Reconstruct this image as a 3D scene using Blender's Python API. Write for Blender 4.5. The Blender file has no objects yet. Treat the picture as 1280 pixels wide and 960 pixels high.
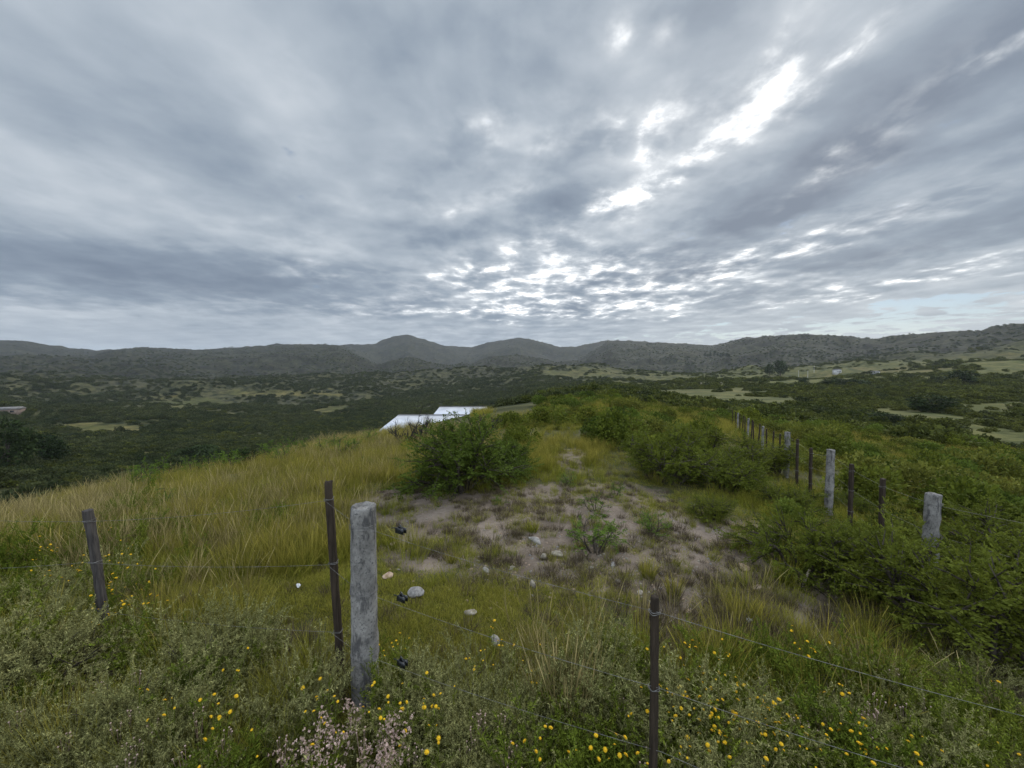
import bpy, math, random
import numpy as np
from mathutils import Vector

RNG = np.random.default_rng(11)
random.seed(11)
PI = math.pi
scene = bpy.context.scene
COL = scene.collection

# ------------------------------------------------------------------ camera model
EYE = 2.2
FPX = 490.0                       # focal length in pixels of a 1280 px wide picture
PITCH = math.atan(25 / FPX)       # horizon a little above the middle
CT, ST = math.cos(PITCH), math.sin(PITCH)


def ray(px, py):
    xc, yc = (px - 640) / FPX, (480 - py) / FPX
    return np.array([xc, CT + yc * ST, -ST + yc * CT])


def proj(P):
    """picture position (1280x960) of world points, for planning densities"""
    x, y, z = P[..., 0], P[..., 1], P[..., 2] - EYE
    f = y * CT - z * ST
    u = y * ST + z * CT
    f = np.where(f < 0.05, 0.05, f)
    return 640 + FPX * x / f, 480 - FPX * u / f


# ------------------------------------------------------------------ noise
_perm = np.random.default_rng(5).permutation(4096)
_ga = np.random.default_rng(6).uniform(0, 2 * PI, 4096)


def perlin(x, y):
    x = np.asarray(x, float); y = np.asarray(y, float)
    xi = np.floor(x).astype(np.int64); yi = np.floor(y).astype(np.int64)
    xf, yf = x - xi, y - yi

    def g(ix, iy, dx, dy):
        a = _ga[_perm[(_perm[ix & 4095] + iy) & 4095]]
        return np.cos(a) * dx + np.sin(a) * dy
    u = xf * xf * xf * (xf * (xf * 6 - 15) + 10)
    v = yf * yf * yf * (yf * (yf * 6 - 15) + 10)
    a = g(xi, yi, xf, yf) * (1 - u) + g(xi + 1, yi, xf - 1, yf) * u
    b = g(xi, yi + 1, xf, yf - 1) * (1 - u) + g(xi + 1, yi + 1, xf - 1, yf - 1) * u
    return (a * (1 - v) + b * v) * 1.5


def fbm(x, y, octv=4, gain=0.5):
    s = 0; a = 1.0; t = 0
    for i in range(octv):
        s = s + a * perlin(x * 2 ** i + 17.3 * i, y * 2 ** i - 9.1 * i)
        t += a; a *= gain
    return s / t


def ridged(x, y, octv=4):
    s = 0; a = 1.0; t = 0
    for i in range(octv):
        s = s + a * (1 - 2 * np.abs(perlin(x * 2 ** i + 5.7 * i, y * 2 ** i + 3.3 * i)))
        t += a; a *= 0.5
    return s / t


def sstep(a, b, x):
    t = np.clip((x - a) / (b - a), 0, 1)
    return t * t * (3 - 2 * t)


# ------------------------------------------------------------------ terrain
T_PX = np.array([-400, 0, 200, 400, 500, 600, 700, 800, 900, 1000, 1150, 1280, 1700], float)
T_R = np.array([100, 200, 400, 700, 1000, 1400, 2000, 2600, 3500, 6000], float)
T_PY = np.array([
    #100  200  400  700  1000 1400 2000 2600 3500 6000
    [610, 560, 518, 486, 474, 447, 458, 428, 440, 460],
    [602, 556, 517, 486, 474, 447, 458, 428, 440, 460],
    [592, 546, 512, 487, 480, 449, 440, 446, 450, 462],
    [578, 537, 516, 478, 490, 452, 436, 446, 450, 462],
    [575, 538, 510, 474, 488, 453, 456, 420, 440, 462],
    [560, 525, 505, 468, 484, 452, 458, 430, 442, 462],
    [522, 507, 488, 463, 480, 456, 458, 432, 440, 462],
    [508, 494, 484, 470, 478, 446, 432, 440, 450, 462],
    [507, 492, 481, 472, 474, 444, 434, 442, 450, 462],
    [510, 494, 480, 466, 462, 422, 436, 442, 450, 462],
    [522, 499, 477, 457, 444, 420, 432, 440, 450, 462],
    [537, 503, 470, 448, 432, 406, 415, 430, 450, 462],
    [545, 510, 470, 445, 428, 400, 410, 430, 450, 462]], float)
SKY_PX = np.array([-400, -100, 0, 30, 70, 120, 180, 250, 300, 350, 420, 470, 490, 510, 530, 555, 590, 610, 650, 680, 700, 720,
                   760, 800, 860, 890, 930, 980, 1010, 1060, 1090, 1130, 1190, 1220, 1240, 1280, 1400, 1700], float)
SKY_PY = np.array([430, 428, 425, 426, 432, 438, 434, 437, 434, 430, 431, 430, 421, 418, 424, 432, 434, 428, 422, 428, 434, 433,
                   425, 427, 430, 432, 422, 419, 418, 421, 424, 419, 414, 416, 408, 404, 400, 398], float)
_LR = np.log(T_R)


def table(pxv, R):
    """smooth lookup of the terrain profile"""
    ix = np.interp(pxv, T_PX, np.arange(len(T_PX)))
    iy = np.interp(np.log(np.maximum(R, 1)), _LR, np.arange(len(_LR)))
    x0 = np.clip(np.floor(ix).astype(int), 0, len(T_PX) - 2); y0 = np.clip(np.floor(iy).astype(int), 0, len(T_R) - 2)
    fx = ix - x0; fx = fx * fx * (3 - 2 * fx); fy = iy - y0
    fy = 0.5 * fy + 0.5 * fy * fy * (3 - 2 * fy)
    return ((T_PY[x0, y0] * (1 - fx) + T_PY[x0 + 1, y0] * fx) * (1 - fy)
            + (T_PY[x0, y0 + 1] * (1 - fx) + T_PY[x0 + 1, y0 + 1] * fx) * fy)


def azinfo(x, y):
    R = np.hypot(x, y)
    az = np.arctan2(x, y)
    azc = np.clip(az, -1.13, 1.13)
    pxv = 640 + FPX * np.tan(azc)
    cosz = np.cos(azc)
    back = sstep(1.15, 2.0, np.abs(az))
    return R, pxv, cosz, back


_sky_corr = None


def far_raw(x, y):
    R, pxv, cosz, back = azinfo(x, y)
    # bend the table a little so that ridges do not follow circles round the camera
    wob = fbm(x / 700.0 + 3.1, y / 700.0, 3) * 0.16 * sstep(150, 500, R)
    pyv = table(pxv + 40 * fbm(x / 500.0, y / 500.0 + 7, 2) * sstep(150, 500, R), R * (1 + wob))
    Yd = np.maximum(R, 100) * cosz
    z = EYE - (pyv - 455) / FPX * Yd
    z = z * (1 - back) + back * (-12)
    amp = np.clip((R - 120) * 0.036, 0, 24) * (1 - 0.35 * sstep(1000, 1800, R))
    z = z + amp * (ridged(x / 300.0, y / 260.0, 4) - 0.2) + (0.32 + 0.22 * sstep(900, 1500, R)) * amp * fbm(x / 60.0, y / 60.0, 3)
    return z


def skyline_corr():
    global _sky_corr
    azs = np.radians(np.linspace(-65, 65, 521))
    Rs = np.exp(np.linspace(math.log(800), math.log(4000), 160))
    A, RR = np.meshgrid(azs, Rs, indexing='ij')
    z = far_raw(RR * np.sin(A), RR * np.cos(A))
    el = (z - EYE) / (RR * np.cos(np.clip(A, -1.13, 1.13)))
    m = el.max(1)
    k = np.hanning(13); k /= k.sum()
    m = np.convolve(np.pad(m, 6, mode='edge'), k, mode='valid')
    pxs = 640 + FPX * np.tan(np.clip(azs, -1.13, 1.13))
    want = (455 - np.interp(pxs, SKY_PX, SKY_PY)) / FPX
    _sky_corr = (azs, want - m)


def spur(x, y):
    s = x * 0.243 + y * 0.970
    d = x * 0.970 - y * 0.243
    z = -0.045 * np.maximum(s - 3, 0)
    sp = lambda t, w: w * np.logaddexp(0, t / w)
    z = z - 0.12 * sp(d - 0.2, 0.8)
    z = z - 0.50 * sp(-d - 11.5, 2.0) - 0.009 * sp(-d, 0.5)
    z = z + 0.28 * fbm(x / 4.5 + 8, y / 4.5, 2) * sstep(6, 10, -d)
    R = np.hypot(x, y)
    calm = 1 - np.exp(-(((x + 1.0) / 1.2) ** 2 + ((y - 2.4) / 0.9) ** 2))
    z = z + 0.55 * (1 - sstep(0.3, 1.7, y + 0.25 * np.abs(x)))        # the bank of the road the camera stands on
    z = z + (0.10 * fbm(x / 3.5, y / 3.5, 3) + 0.025 * fbm(x / 0.6, y / 0.6, 2)) * sstep(0.8, 3, R) * calm - 0.03 * (1 - calm)
    z = z + 0.35 * fbm(x / 14.0, y / 14.0, 2) * sstep(8, 25, R)
    return z


def H(x, y):
    x = np.asarray(x, float); y = np.asarray(y, float)
    R, pxv, cosz, back = azinfo(x, y)
    f = far_raw(x, y)
    az = np.arctan2(x, y)
    c = np.interp(az, _sky_corr[0], _sky_corr[1])
    f = f + c * R * cosz * sstep(700, 1500, R) * (1 - back)
    s = spur(x, y)
    k = 1.2
    m = np.maximum(s, f)
    z = m + k * np.log(np.exp((s - m) / k) + np.exp((f - m) / k)) - k * np.exp(-np.abs(s - f) / k) * 0.69
    return z


skyline_corr()


def h1(x, y):
    return float(H(np.array([x]), np.array([y]))[0])


def at(px, py, up=0.0, rmax=6000):
    """ground point (or point 'up' metres above it) seen at a picture position"""
    d = ray(px, py)
    t = np.exp(np.linspace(math.log(0.8), math.log(rmax), 2600))
    P = d[None] * t[:, None]
    g = P[:, 2] + EYE - H(P[:, 0], P[:, 1]) - up
    i = np.argmax(g < 0)
    if g[i] >= 0:
        i = len(t) - 1
    a, b = t[max(i - 1, 0)], t[i]
    for _ in range(20):
        m = 0.5 * (a + b)
        p = d * m
        if p[2] + EYE - h1(p[0], p[1]) - up < 0:
            b = m
        else:
            a = m
    p = d * b
    return np.array([p[0], p[1], h1(p[0], p[1])])


# ------------------------------------------------------------------ tagging and mesh helpers
def tag(o, label, cat, group=None, kind=None):
    o['label'] = label; o['category'] = cat
    if group: o['group'] = group
    if kind: o['kind'] = kind
    return o


def thing(name, label, cat, loc, rotz=0.0, group=None, scale=1.0):
    o = bpy.data.objects.new(name, None)
    o.empty_display_size = 0.1
    COL.objects.link(o)
    o.location = loc; o.rotation_euler = (0, 0, rotz); o.scale = (scale,) * 3
    return tag(o, label, cat, group)


def mesh_np(name, V, F, mat=None, smooth=False, attrs=None, midx=None):
    """V (n,3); F list of (m,k) face arrays"""
    V = np.asarray(V, np.float32)
    if not isinstance(F, list): F = [F]
    F = [np.asarray(f, np.int32) for f in F if len(f)]
    me = bpy.data.meshes.new(name)
    me.vertices.add(len(V)); me.vertices.foreach_set('co', V.ravel())
    loops = np.concatenate([f.ravel() for f in F]); tot = np.concatenate([np.full(len(f), f.shape[1], np.int32) for f in F])
    me.loops.add(len(loops)); me.loops.foreach_set('vertex_index', loops)
    me.polygons.add(len(tot))
    me.polygons.foreach_set('loop_start', np.concatenate([[0], np.cumsum(tot)[:-1]]).astype(np.int32))
    if smooth: me.polygons.foreach_set('use_smooth', np.ones(len(tot), bool))
    if mat is not None:
        for m in (mat if isinstance(mat, list) else [mat]): me.materials.append(m)
    if midx is not None: me.polygons.foreach_set('material_index', np.asarray(midx, np.int32))
    me.update(calc_edges=True)
    for k, v in (attrs or {}).items():
        a = me.attributes.new(k, 'FLOAT', 'POINT'); a.data.foreach_set('value', np.asarray(v, np.float32))
    me.validate()
    return me


def obj(name, me, parent=None, link=True):
    o = bpy.data.objects.new(name, me)
    if link: COL.objects.link(o)
    if parent is not None: o.parent = parent
    return o


class Geo:
    """collects vertices, faces and per-vertex attributes"""
    def __init__(s): s.V = []; s.F3 = []; s.F4 = []; s.A = {}; s.n = 0

    def add(s, V, F, **attrs):
        V = np.asarray(V, float); F = np.asarray(F, int)
        s.V.append(V)
        (s.F4 if F.shape[1] == 4 else s.F3).append(F + s.n)
        for k, v in attrs.items():
            s.A.setdefault(k, []).append(np.broadcast_to(np.asarray(v, float), (len(V),)))
        s.n += len(V)

    def mesh(s, name, mat, smooth=False):
        F = [np.concatenate(f) for f in (s.F4, s.F3) if f]
        at_ = {k: np.concatenate(v) for k, v in s.A.items()}
        at_ = {k: v for k, v in at_.items() if len(v) == s.n}
        return mesh_np(name, np.concatenate(s.V), F, mat, smooth, at_)

    def tube(s, P, R, sides=5, cap=True, **attrs):
        P = np.asarray(P, float); R = np.broadcast_to(np.asarray(R, float), (len(P),))
        T = np.gradient(P, axis=0); T /= np.linalg.norm(T, axis=1)[:, None] + 1e-9
        ref = np.array([0, 0, 1.0]) if abs(T[0][2]) < 0.8 else np.array([1.0, 0, 0])
        N = np.cross(T, ref); N /= np.linalg.norm(N, axis=1)[:, None] + 1e-9
        B = np.cross(T, N)
        a = np.arange(sides) / sides * 2 * PI
        V = P[:, None] + R[:, None, None] * (np.cos(a)[None, :, None] * N[:, None] + np.sin(a)[None, :, None] * B[:, None])
        k = len(P); idx = np.arange(k * sides).reshape(k, sides)
        nx = np.roll(idx, -1, axis=1)
        F = np.stack([idx[:-1], nx[:-1], nx[1:], idx[1:]], -1).reshape(-1, 4)
        V = V.reshape(-1, 3)
        s.add(V, F, **attrs)
        if cap:
            for row, c in ((idx[0], P[0]), (idx[-1], P[-1])):
                VV = np.concatenate([V[row], c[None]])
                s.add(VV, np.array([[i, (i + 1) % sides, sides] for i in range(sides)]), **attrs)

    def box(s, c, h, rot=0.0, **attrs):
        sg = np.array([[x, y, z] for z in (-1, 1) for y in (-1, 1) for x in (-1, 1)], float) * np.asarray(h)
        ca, sa = math.cos(rot), math.sin(rot)
        sg = sg @ np.array([[ca, sa, 0], [-sa, ca, 0], [0, 0, 1]])
        F = [[0, 2, 3, 1], [4, 5, 7, 6], [0, 1, 5, 4], [2, 6, 7, 3], [0, 4, 6, 2], [1, 3, 7, 5]]
        s.add(sg + np.asarray(c), np.array(F), **attrs)


# ------------------------------------------------------------------ materials
class NT:
    def __init__(s, nt): s.t = nt; s.L = nt.links

    def n(s, ty, props=None, **inp):
        nd = s.t.nodes.new(ty)
        for k, v in (props or {}).items(): setattr(nd, k, v)
        for k, v in inp.items():
            s.set(nd.inputs[int(k[1:])] if k[0] == '_' and k[1:].isdigit() else nd.inputs[k.replace('_', ' ')], v)
        return nd

    def set(s, sock, v):
        if isinstance(v, bpy.types.NodeSocket): s.L.new(v, sock)
        elif isinstance(v, bpy.types.Node): s.L.new(v.outputs[0], sock)
        else: sock.default_value = v

    def m(s, op, a, b=None, c=None, clamp=False):
        nd = s.n('ShaderNodeMath', {'operation': op, 'use_clamp': clamp})
        for i, v in enumerate((a, b, c)):
            if v is not None: s.set(nd.inputs[i], v)
        return nd.outputs[0]

    def mix(s, f, a, b, bt='MIX'):
        nd = s.n('ShaderNodeMix', {'data_type': 'RGBA', 'blend_type': bt})
        s.set(nd.inputs[0], f)
        for i, v in ((6, a), (7, b)):
            if isinstance(v, tuple) and len(v) == 3: v = v + (1,)
            s.set(nd.inputs[i], v)
        return nd.outputs[2]

    def mr(s, v, a, b, c=0.0, d=1.0, smooth=True):
        nd = s.n('ShaderNodeMapRange', {'interpolation_type': 'SMOOTHSTEP' if smooth else 'LINEAR'})
        for i, x in enumerate((v, a, b, c, d)): s.set(nd.inputs[i], x)
        return nd.outputs[0]

    def noise(s, vec, scale, detail=3.0, rough=0.5, dist=0.0):
        return s.n('ShaderNodeTexNoise', Vector=vec, Scale=scale, Detail=detail, Roughness=rough, Distortion=dist)

    def attr(s, name): return s.n('ShaderNodeAttribute', {'attribute_name': name})


def newmat(name):
    m = bpy.data.materials.new(name); m.use_nodes = True
    m.node_tree.nodes.clear()
    return m, NT(m.node_tree)


def finish(m, t, col, rough=0.8, bump=None, bumpd=0.01, spec=0.3, metal=0.0, trans=0.0, bstr=0.6):
    p = t.n('ShaderNodeBsdfPrincipled')
    t.set(p.inputs['Base Color'], col if not (isinstance(col, tuple) and len(col) == 3) else col + (1,))
    t.set(p.inputs['Roughness'], rough); t.set(p.inputs['Specular IOR Level'], spec); t.set(p.inputs['Metallic'], metal)
    if bump is not None:
        b = t.n('ShaderNodeBump', Strength=bstr, Distance=bumpd, Height=bump)
        t.set(p.inputs['Normal'], b)
    out = t.n('ShaderNodeOutputMaterial')
    if trans:
        tr = t.n('ShaderNodeBsdfTranslucent')
        t.set(tr.inputs['Color'], col if not (isinstance(col, tuple) and len(col) == 3) else col + (1,))
        mx = t.n('ShaderNodeMixShader'); t.set(mx.inputs[0], trans); t.set(mx.inputs[1], p); t.set(mx.inputs[2], tr)
        t.set(out.inputs['Surface'], mx.outputs[0])
    else:
        t.set(out.inputs['Surface'], p)
    return m


def mat_leaf(name, a, b, tip=None, trans=0.3, rough=0.7, vmin=0.6, vmax=1.35, patch=1.3):
    """leaf colour: varies per plant (instance), per leaf ('var') and, for grass, along the blade ('hgt')"""
    m, t = newmat(name)
    oi = t.n('ShaderNodeObjectInfo')
    va = t.attr('var').outputs['Fac']
    pn = t.noise(oi.outputs['Location'], patch, 3.0, 0.6).outputs['Fac']
    f = t.m('ADD', t.m('ADD', t.m('MULTIPLY', oi.outputs['Random'], 0.35), t.m('MULTIPLY', va, 0.30)), t.m('MULTIPLY', t.mr(pn, 0.3, 0.7), 0.35))
    col = t.mix(f, a, b)
    if tip is not None:
        hg = t.attr('hgt').outputs['Fac']
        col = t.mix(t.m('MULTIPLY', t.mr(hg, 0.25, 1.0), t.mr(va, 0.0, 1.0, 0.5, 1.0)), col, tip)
    k = t.mr(va, 0, 1, vmin, vmax, smooth=False)
    hsv = t.n('ShaderNodeHueSaturation', Value=k, Color=col)
    return finish(m, t, hsv.outputs[0], rough, trans=trans, spec=0.05)


def mat_plain(name, a, b, scale=8, rough=0.85, bump=0.004, spec=0.25, metal=0.0, detail=6, lo=0.35, hi=0.65):
    m, t = newmat(name)
    tc = t.n('ShaderNodeTexCoord').outputs['Object']
    n = t.noise(tc, scale, detail, 0.6)
    col = t.mix(t.mr(n.outputs['Fac'], lo, hi), a, b)
    return finish(m, t, col, rough, n.outputs['Fac'], bump, spec, metal)


M = {}
M['wood_dark'] = None


def mat_wood(name, a, b):
    m, t = newmat(name)
    tc = t.n('ShaderNodeTexCoord').outputs['Object']
    mp = t.n('ShaderNodeMapping', Vector=tc, Scale=(38, 38, 2.2))
    n = t.noise(mp.outputs[0], 1.6, 8, 0.65, 0.4)
    n2 = t.noise(tc, 5, 4)
    f = t.m('ADD', t.m('MULTIPLY', n.outputs['Fac'], 0.7), t.m('MULTIPLY', n2.outputs['Fac'], 0.3))
    col = t.mix(t.mr(f, 0.32, 0.68), a, b)
    return finish(m, t, col, 0.85, n.outputs['Fac'], 0.006, 0.2, bstr=0.8)


M['wood_dark'] = mat_wood('weathered dark wood', (0.014, 0.010, 0.007), (0.056, 0.041, 0.029))
M['wood_grey'] = mat_wood('weathered grey wood', (0.022, 0.019, 0.018), (0.085, 0.075, 0.069))


def mat_concrete():
    m, t = newmat('weathered concrete')
    tc = t.n('ShaderNodeTexCoord').outputs['Object']
    n = t.noise(tc, 9, 8, 0.7)
    n2 = t.noise(tc, 70, 4, 0.6)
    mp = t.n('ShaderNodeMapping', Vector=tc, Scale=(1, 1, 0.28))
    st = t.noise(mp.outputs[0], 16, 6, 0.7)
    col = t.mix(t.mr(n.outputs['Fac'], 0.3, 0.7), (0.135, 0.127, 0.118), (0.30, 0.285, 0.265))
    col = t.mix(t.m('MULTIPLY', t.mr(st.outputs['Fac'], 0.50, 0.62), 0.8), col, (0.055, 0.053, 0.055))
    col = t.mix(t.m('MULTIPLY', t.mr(n2.outputs['Fac'], 0.55, 0.66), 0.8), col, (0.06, 0.06, 0.06))
    hh = t.m('ADD', t.m('MULTIPLY', n2.outputs['Fac'], 0.6), st.outputs['Fac'])
    return finish(m, t, col, 0.93, hh, 0.012, 0.2, bstr=0.9)


M['concrete'] = mat_concrete()
M['wire'] = mat_plain('galvanised wire', (0.09, 0.086, 0.08), (0.22, 0.21, 0.20), 30, 0.6, 0.001, 0.3, 0.2)
M['black'] = mat_plain('black plastic', (0.004, 0.005, 0.006), (0.012, 0.014, 0.016), 20, 0.35, 0.002, 0.5)
M['rock_pale'] = mat_plain('pale stone', (0.18, 0.155, 0.12), (0.36, 0.32, 0.255), 16, 0.9, 0.01)
M['rock_tan'] = mat_plain('tan stone', (0.22, 0.15, 0.10), (0.42, 0.32, 0.24), 18, 0.9, 0.01)
M['rock_grey'] = mat_plain('grey stone', (0.15, 0.14, 0.13), (0.30, 0.28, 0.26), 26, 0.9, 0.012)
M['bark'] = mat_plain('shrub bark', (0.03, 0.024, 0.018), (0.085, 0.07, 0.055), 20, 0.9, 0.004)
M['bark_burnt'] = mat_plain('blackened twigs', (0.010, 0.009, 0.011), (0.03, 0.027, 0.03), 20, 0.9, 0.003)
M['stick_pale'] = mat_plain('bleached stick', (0.30, 0.25, 0.17), (0.48, 0.42, 0.31), 14, 0.85, 0.003)
M['stick_dark'] = mat_plain('dark stick', (0.03, 0.024, 0.022), (0.09, 0.075, 0.068), 14, 0.85, 0.003)
M['litter'] = mat_plain('white litter', (0.5, 0.5, 0.5), (0.75, 0.75, 0.75), 10, 0.6, 0.003)
M['wall'] = mat_plain('rendered wall', (0.16, 0.12, 0.10), (0.26, 0.20, 0.16), 1.2, 0.9, 0.01)
M['wall_white'] = mat_plain('whitewashed wall', (0.42, 0.41, 0.40), (0.58, 0.57, 0.55), 1.0, 0.9, 0.01)
M['roof_grey'] = mat_plain('weathered roof sheets', (0.11, 0.105, 0.10), (0.22, 0.21, 0.20), 1.0, 0.7, 0.01)
M['glass'] = mat_plain('window glass', (0.02, 0.025, 0.03), (0.04, 0.045, 0.05), 2, 0.15, 0.0005, 0.5)
M['pole'] = mat_plain('pale concrete pole', (0.40, 0.39, 0.37), (0.55, 0.54, 0.51), 2, 0.9, 0.002)


def mat_roof():
    m, t = newmat('white corrugated sheet roof')
    tc = t.n('ShaderNodeTexCoord').outputs['Object']
    w = t.n('ShaderNodeTexWave', {'wave_type': 'BANDS', 'bands_direction': 'X'}, Vector=tc, Scale=1.6, Distortion=0.0)
    n = t.noise(tc, 0.5, 4, 0.6)
    col = t.mix(t.mr(n.outputs['Fac'], 0.35, 0.7), (0.62, 0.64, 0.69), (0.47, 0.50, 0.56))
    col = t.mix(t.m('MULTIPLY', t.mr(w.outputs['Fac'], 0.85, 1.0), 0.3), col, (0.45, 0.47, 0.52))
    return finish(m, t, col, 0.38, w.outputs['Fac'], 0.03, 0.5)


M['roof'] = mat_roof()
# leaves
M['lf_bush'] = mat_leaf('dark green feathery leaves', (0.056, 0.088, 0.014), (0.120, 0.155, 0.026), trans=0.28)
M['lf_shrub'] = mat_leaf('green shrub leaves', (0.062, 0.090, 0.012), (0.150, 0.165, 0.025), trans=0.32)
M['lf_sapling'] = mat_leaf('fresh green leaves', (0.085, 0.15, 0.022), (0.14, 0.20, 0.035), trans=0.33)
M['lf_slope'] = mat_leaf('olive scrub leaves', (0.052, 0.073, 0.012), (0.172, 0.170, 0.033), trans=0.28, patch=0.16)
M['lf_far'] = mat_leaf('scrub leaves', (0.020, 0.034, 0.012), (0.090, 0.098, 0.038), trans=0.15, vmin=0.7, vmax=1.3, patch=0.02)
M['lf_fargreen'] = mat_leaf('green scrub leaves', (0.022, 0.036, 0.009), (0.120, 0.126, 0.028), trans=0.2, vmin=0.7, vmax=1.3, patch=0.04)
M['lf_tree'] = mat_leaf('dark tree leaves', (0.020, 0.036, 0.012), (0.042, 0.060, 0.020), trans=0.1)
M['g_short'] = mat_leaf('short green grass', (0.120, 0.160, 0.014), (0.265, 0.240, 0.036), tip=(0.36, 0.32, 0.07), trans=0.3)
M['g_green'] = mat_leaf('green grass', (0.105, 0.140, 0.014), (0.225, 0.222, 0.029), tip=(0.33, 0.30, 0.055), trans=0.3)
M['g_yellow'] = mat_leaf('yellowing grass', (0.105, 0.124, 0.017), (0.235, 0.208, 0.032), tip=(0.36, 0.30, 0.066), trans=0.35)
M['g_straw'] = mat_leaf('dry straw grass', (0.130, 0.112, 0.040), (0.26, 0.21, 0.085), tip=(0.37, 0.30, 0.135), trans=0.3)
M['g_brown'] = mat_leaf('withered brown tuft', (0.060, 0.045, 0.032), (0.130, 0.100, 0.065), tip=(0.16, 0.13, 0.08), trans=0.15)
M['h_grey'] = mat_leaf('grey green herb', (0.155, 0.166, 0.055), (0.370, 0.350, 0.145), trans=0.2)
M['h_green'] = mat_leaf('green herb', (0.090, 0.135, 0.015), (0.190, 0.215, 0.031), trans=0.28)
M['petal'] = mat_leaf('yellow petals', (0.74, 0.45, 0.015), (0.86, 0.58, 0.04), trans=0.25, vmin=0.75, vmax=1.1)
M['disc'] = mat_plain('flower centre', (0.62, 0.36, 0.012), (0.75, 0.46, 0.02), 60, 0.8, 0.001)
M['bloom'] = mat_leaf('dry pinkish blossoms', (0.40, 0.26, 0.21), (0.58, 0.44, 0.38), trans=0.2, vmin=0.7, vmax=1.15)


def mat_ground():
    m, t = newmat('hill ground')
    pos = t.n('ShaderNodeNewGeometry').outputs['Position']
    dirt, mead, far, green = (t.attr(k).outputs['Fac'] for k in ('dirt', 'meadow', 'far', 'green'))
    # near: soil with pebbles, and turf
    n1 = t.noise(pos, 1.3, 6, 0.65); n2 = t.noise(pos, 14, 5, 0.65); n3 = t.noise(pos, 60, 3, 0.6)
    soil = t.mix(t.mr(n1.outputs['Fac'], 0.3, 0.7), (0.108, 0.083, 0.064), (0.245, 0.197, 0.157))
    soil = t.mix(t.m('MULTIPLY', t.mr(n2.outputs['Fac'], 0.45, 0.75), 0.55), soil, (0.085, 0.062, 0.045))
    vo = t.n('ShaderNodeTexVoronoi', Vector=pos, Scale=26.0)
    peb = t.mr(vo.outputs['Distance'], 0.12, 0.24, 1, 0)
    pk = t.m('MULTIPLY', peb, t.mr(t.n('ShaderNodeSeparateColor', Color=vo.outputs['Color']).outputs[0], 0.72, 0.80))
    soil = t.mix(t.m('MULTIPLY', pk, 0.85), soil, (0.40, 0.36, 0.31))
    turf = t.mix(t.mr(n1.outputs['Fac'], 0.35, 0.65), (0.045, 0.055, 0.018), (0.085, 0.085, 0.034))
    turf = t.mix(t.mr(n2.outputs['Fac'], 0.4, 0.7), turf, (0.060, 0.045, 0.028))
    thr = t.m('ADD', dirt, t.m('MULTIPLY', t.m('SUBTRACT', n2.outputs['Fac'], 0.5), 0.9))
    near = t.mix(t.mr(thr, 0.35, 0.65), turf, soil)
    # far: scrubland
    f1 = t.noise(pos, 0.02, 6, 0.6); f2 = t.noise(pos, 0.13, 5, 0.65); f3 = t.noise(pos, 0.006, 4, 0.55)
    scrub = t.mix(t.mr(f2.outputs['Fac'], 0.38, 0.62), (0.018, 0.023, 0.010), (0.085, 0.080, 0.036))
    dry = t.mix(t.mr(f2.outputs['Fac'], 0.38, 0.62), (0.024, 0.027, 0.016), (0.080, 0.076, 0.044))
    scrub = t.mix(t.mr(f1.outputs['Fac'], 0.42, 0.66), scrub, dry)
    scrub = t.mix(t.m('MULTIPLY', green, 0.7), scrub, t.mix(t.mr(f2.outputs['Fac'], 0.35, 0.65), (0.055, 0.066, 0.018), (0.140, 0.138, 0.040)))
    mcol = t.mix(t.mr(f2.outputs['Fac'], 0.35, 0.65), (0.070, 0.064, 0.022), (0.150, 0.126, 0.046))
    mthr = t.m('ADD', mead, t.m('MULTIPLY', t.m('SUBTRACT', f2.outputs['Fac'], 0.5), 1.7))
    mcol = t.mix(t.mr(f1.outputs['Fac'], 0.40, 0.62), mcol, (0.070, 0.076, 0.022))
    scrub = t.mix(t.mr(mthr, 0.25, 1.35), scrub, mcol)
    col = t.mix(far, near, scrub)
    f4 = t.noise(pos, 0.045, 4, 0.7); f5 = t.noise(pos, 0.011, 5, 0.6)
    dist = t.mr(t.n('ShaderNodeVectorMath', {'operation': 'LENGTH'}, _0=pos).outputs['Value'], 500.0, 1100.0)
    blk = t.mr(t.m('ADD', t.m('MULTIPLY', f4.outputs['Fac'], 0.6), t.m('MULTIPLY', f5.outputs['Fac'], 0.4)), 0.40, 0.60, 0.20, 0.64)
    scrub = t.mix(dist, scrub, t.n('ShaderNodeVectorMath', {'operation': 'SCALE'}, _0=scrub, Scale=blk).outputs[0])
    col = t.mix(far, near, scrub)
    hb = t.m('ADD', t.m('MULTIPLY', n2.outputs['Fac'], 1.0), t.m('ADD', t.m('MULTIPLY', n3.outputs['Fac'], 0.4), t.m('MULTIPLY', pk, 0.8)))
    b1 = t.n('ShaderNodeBump', Strength=0.9, Distance=0.03, Height=hb)
    b2 = t.n('ShaderNodeBump', Strength=0.8, Distance=1.6, Height=t.m('MULTIPLY', f2.outputs['Fac'], far), Normal=b1.outputs[0])
    p = t.n('ShaderNodeBsdfPrincipled', Base_Color=col, Roughness=0.95, Normal=b2.outputs[0])
    t.set(p.inputs['Specular IOR Level'], 0.1)
    out = t.n('ShaderNodeOutputMaterial', Surface=p.outputs[0])
    return m


M['ground'] = mat_ground()


def mat_track():
    m, t = newmat('pale dirt track')
    pos = t.n('ShaderNodeNewGeometry').outputs['Position']
    n = t.noise(pos, 0.8, 5, 0.6)
    col = t.mix(t.mr(n.outputs['Fac'], 0.35, 0.65), (0.26, 0.22, 0.18), (0.38, 0.34, 0.29))
    return finish(m, t, col, 0.95, n.outputs['Fac'], 0.05, 0.1)


M['track'] = mat_track()

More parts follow.
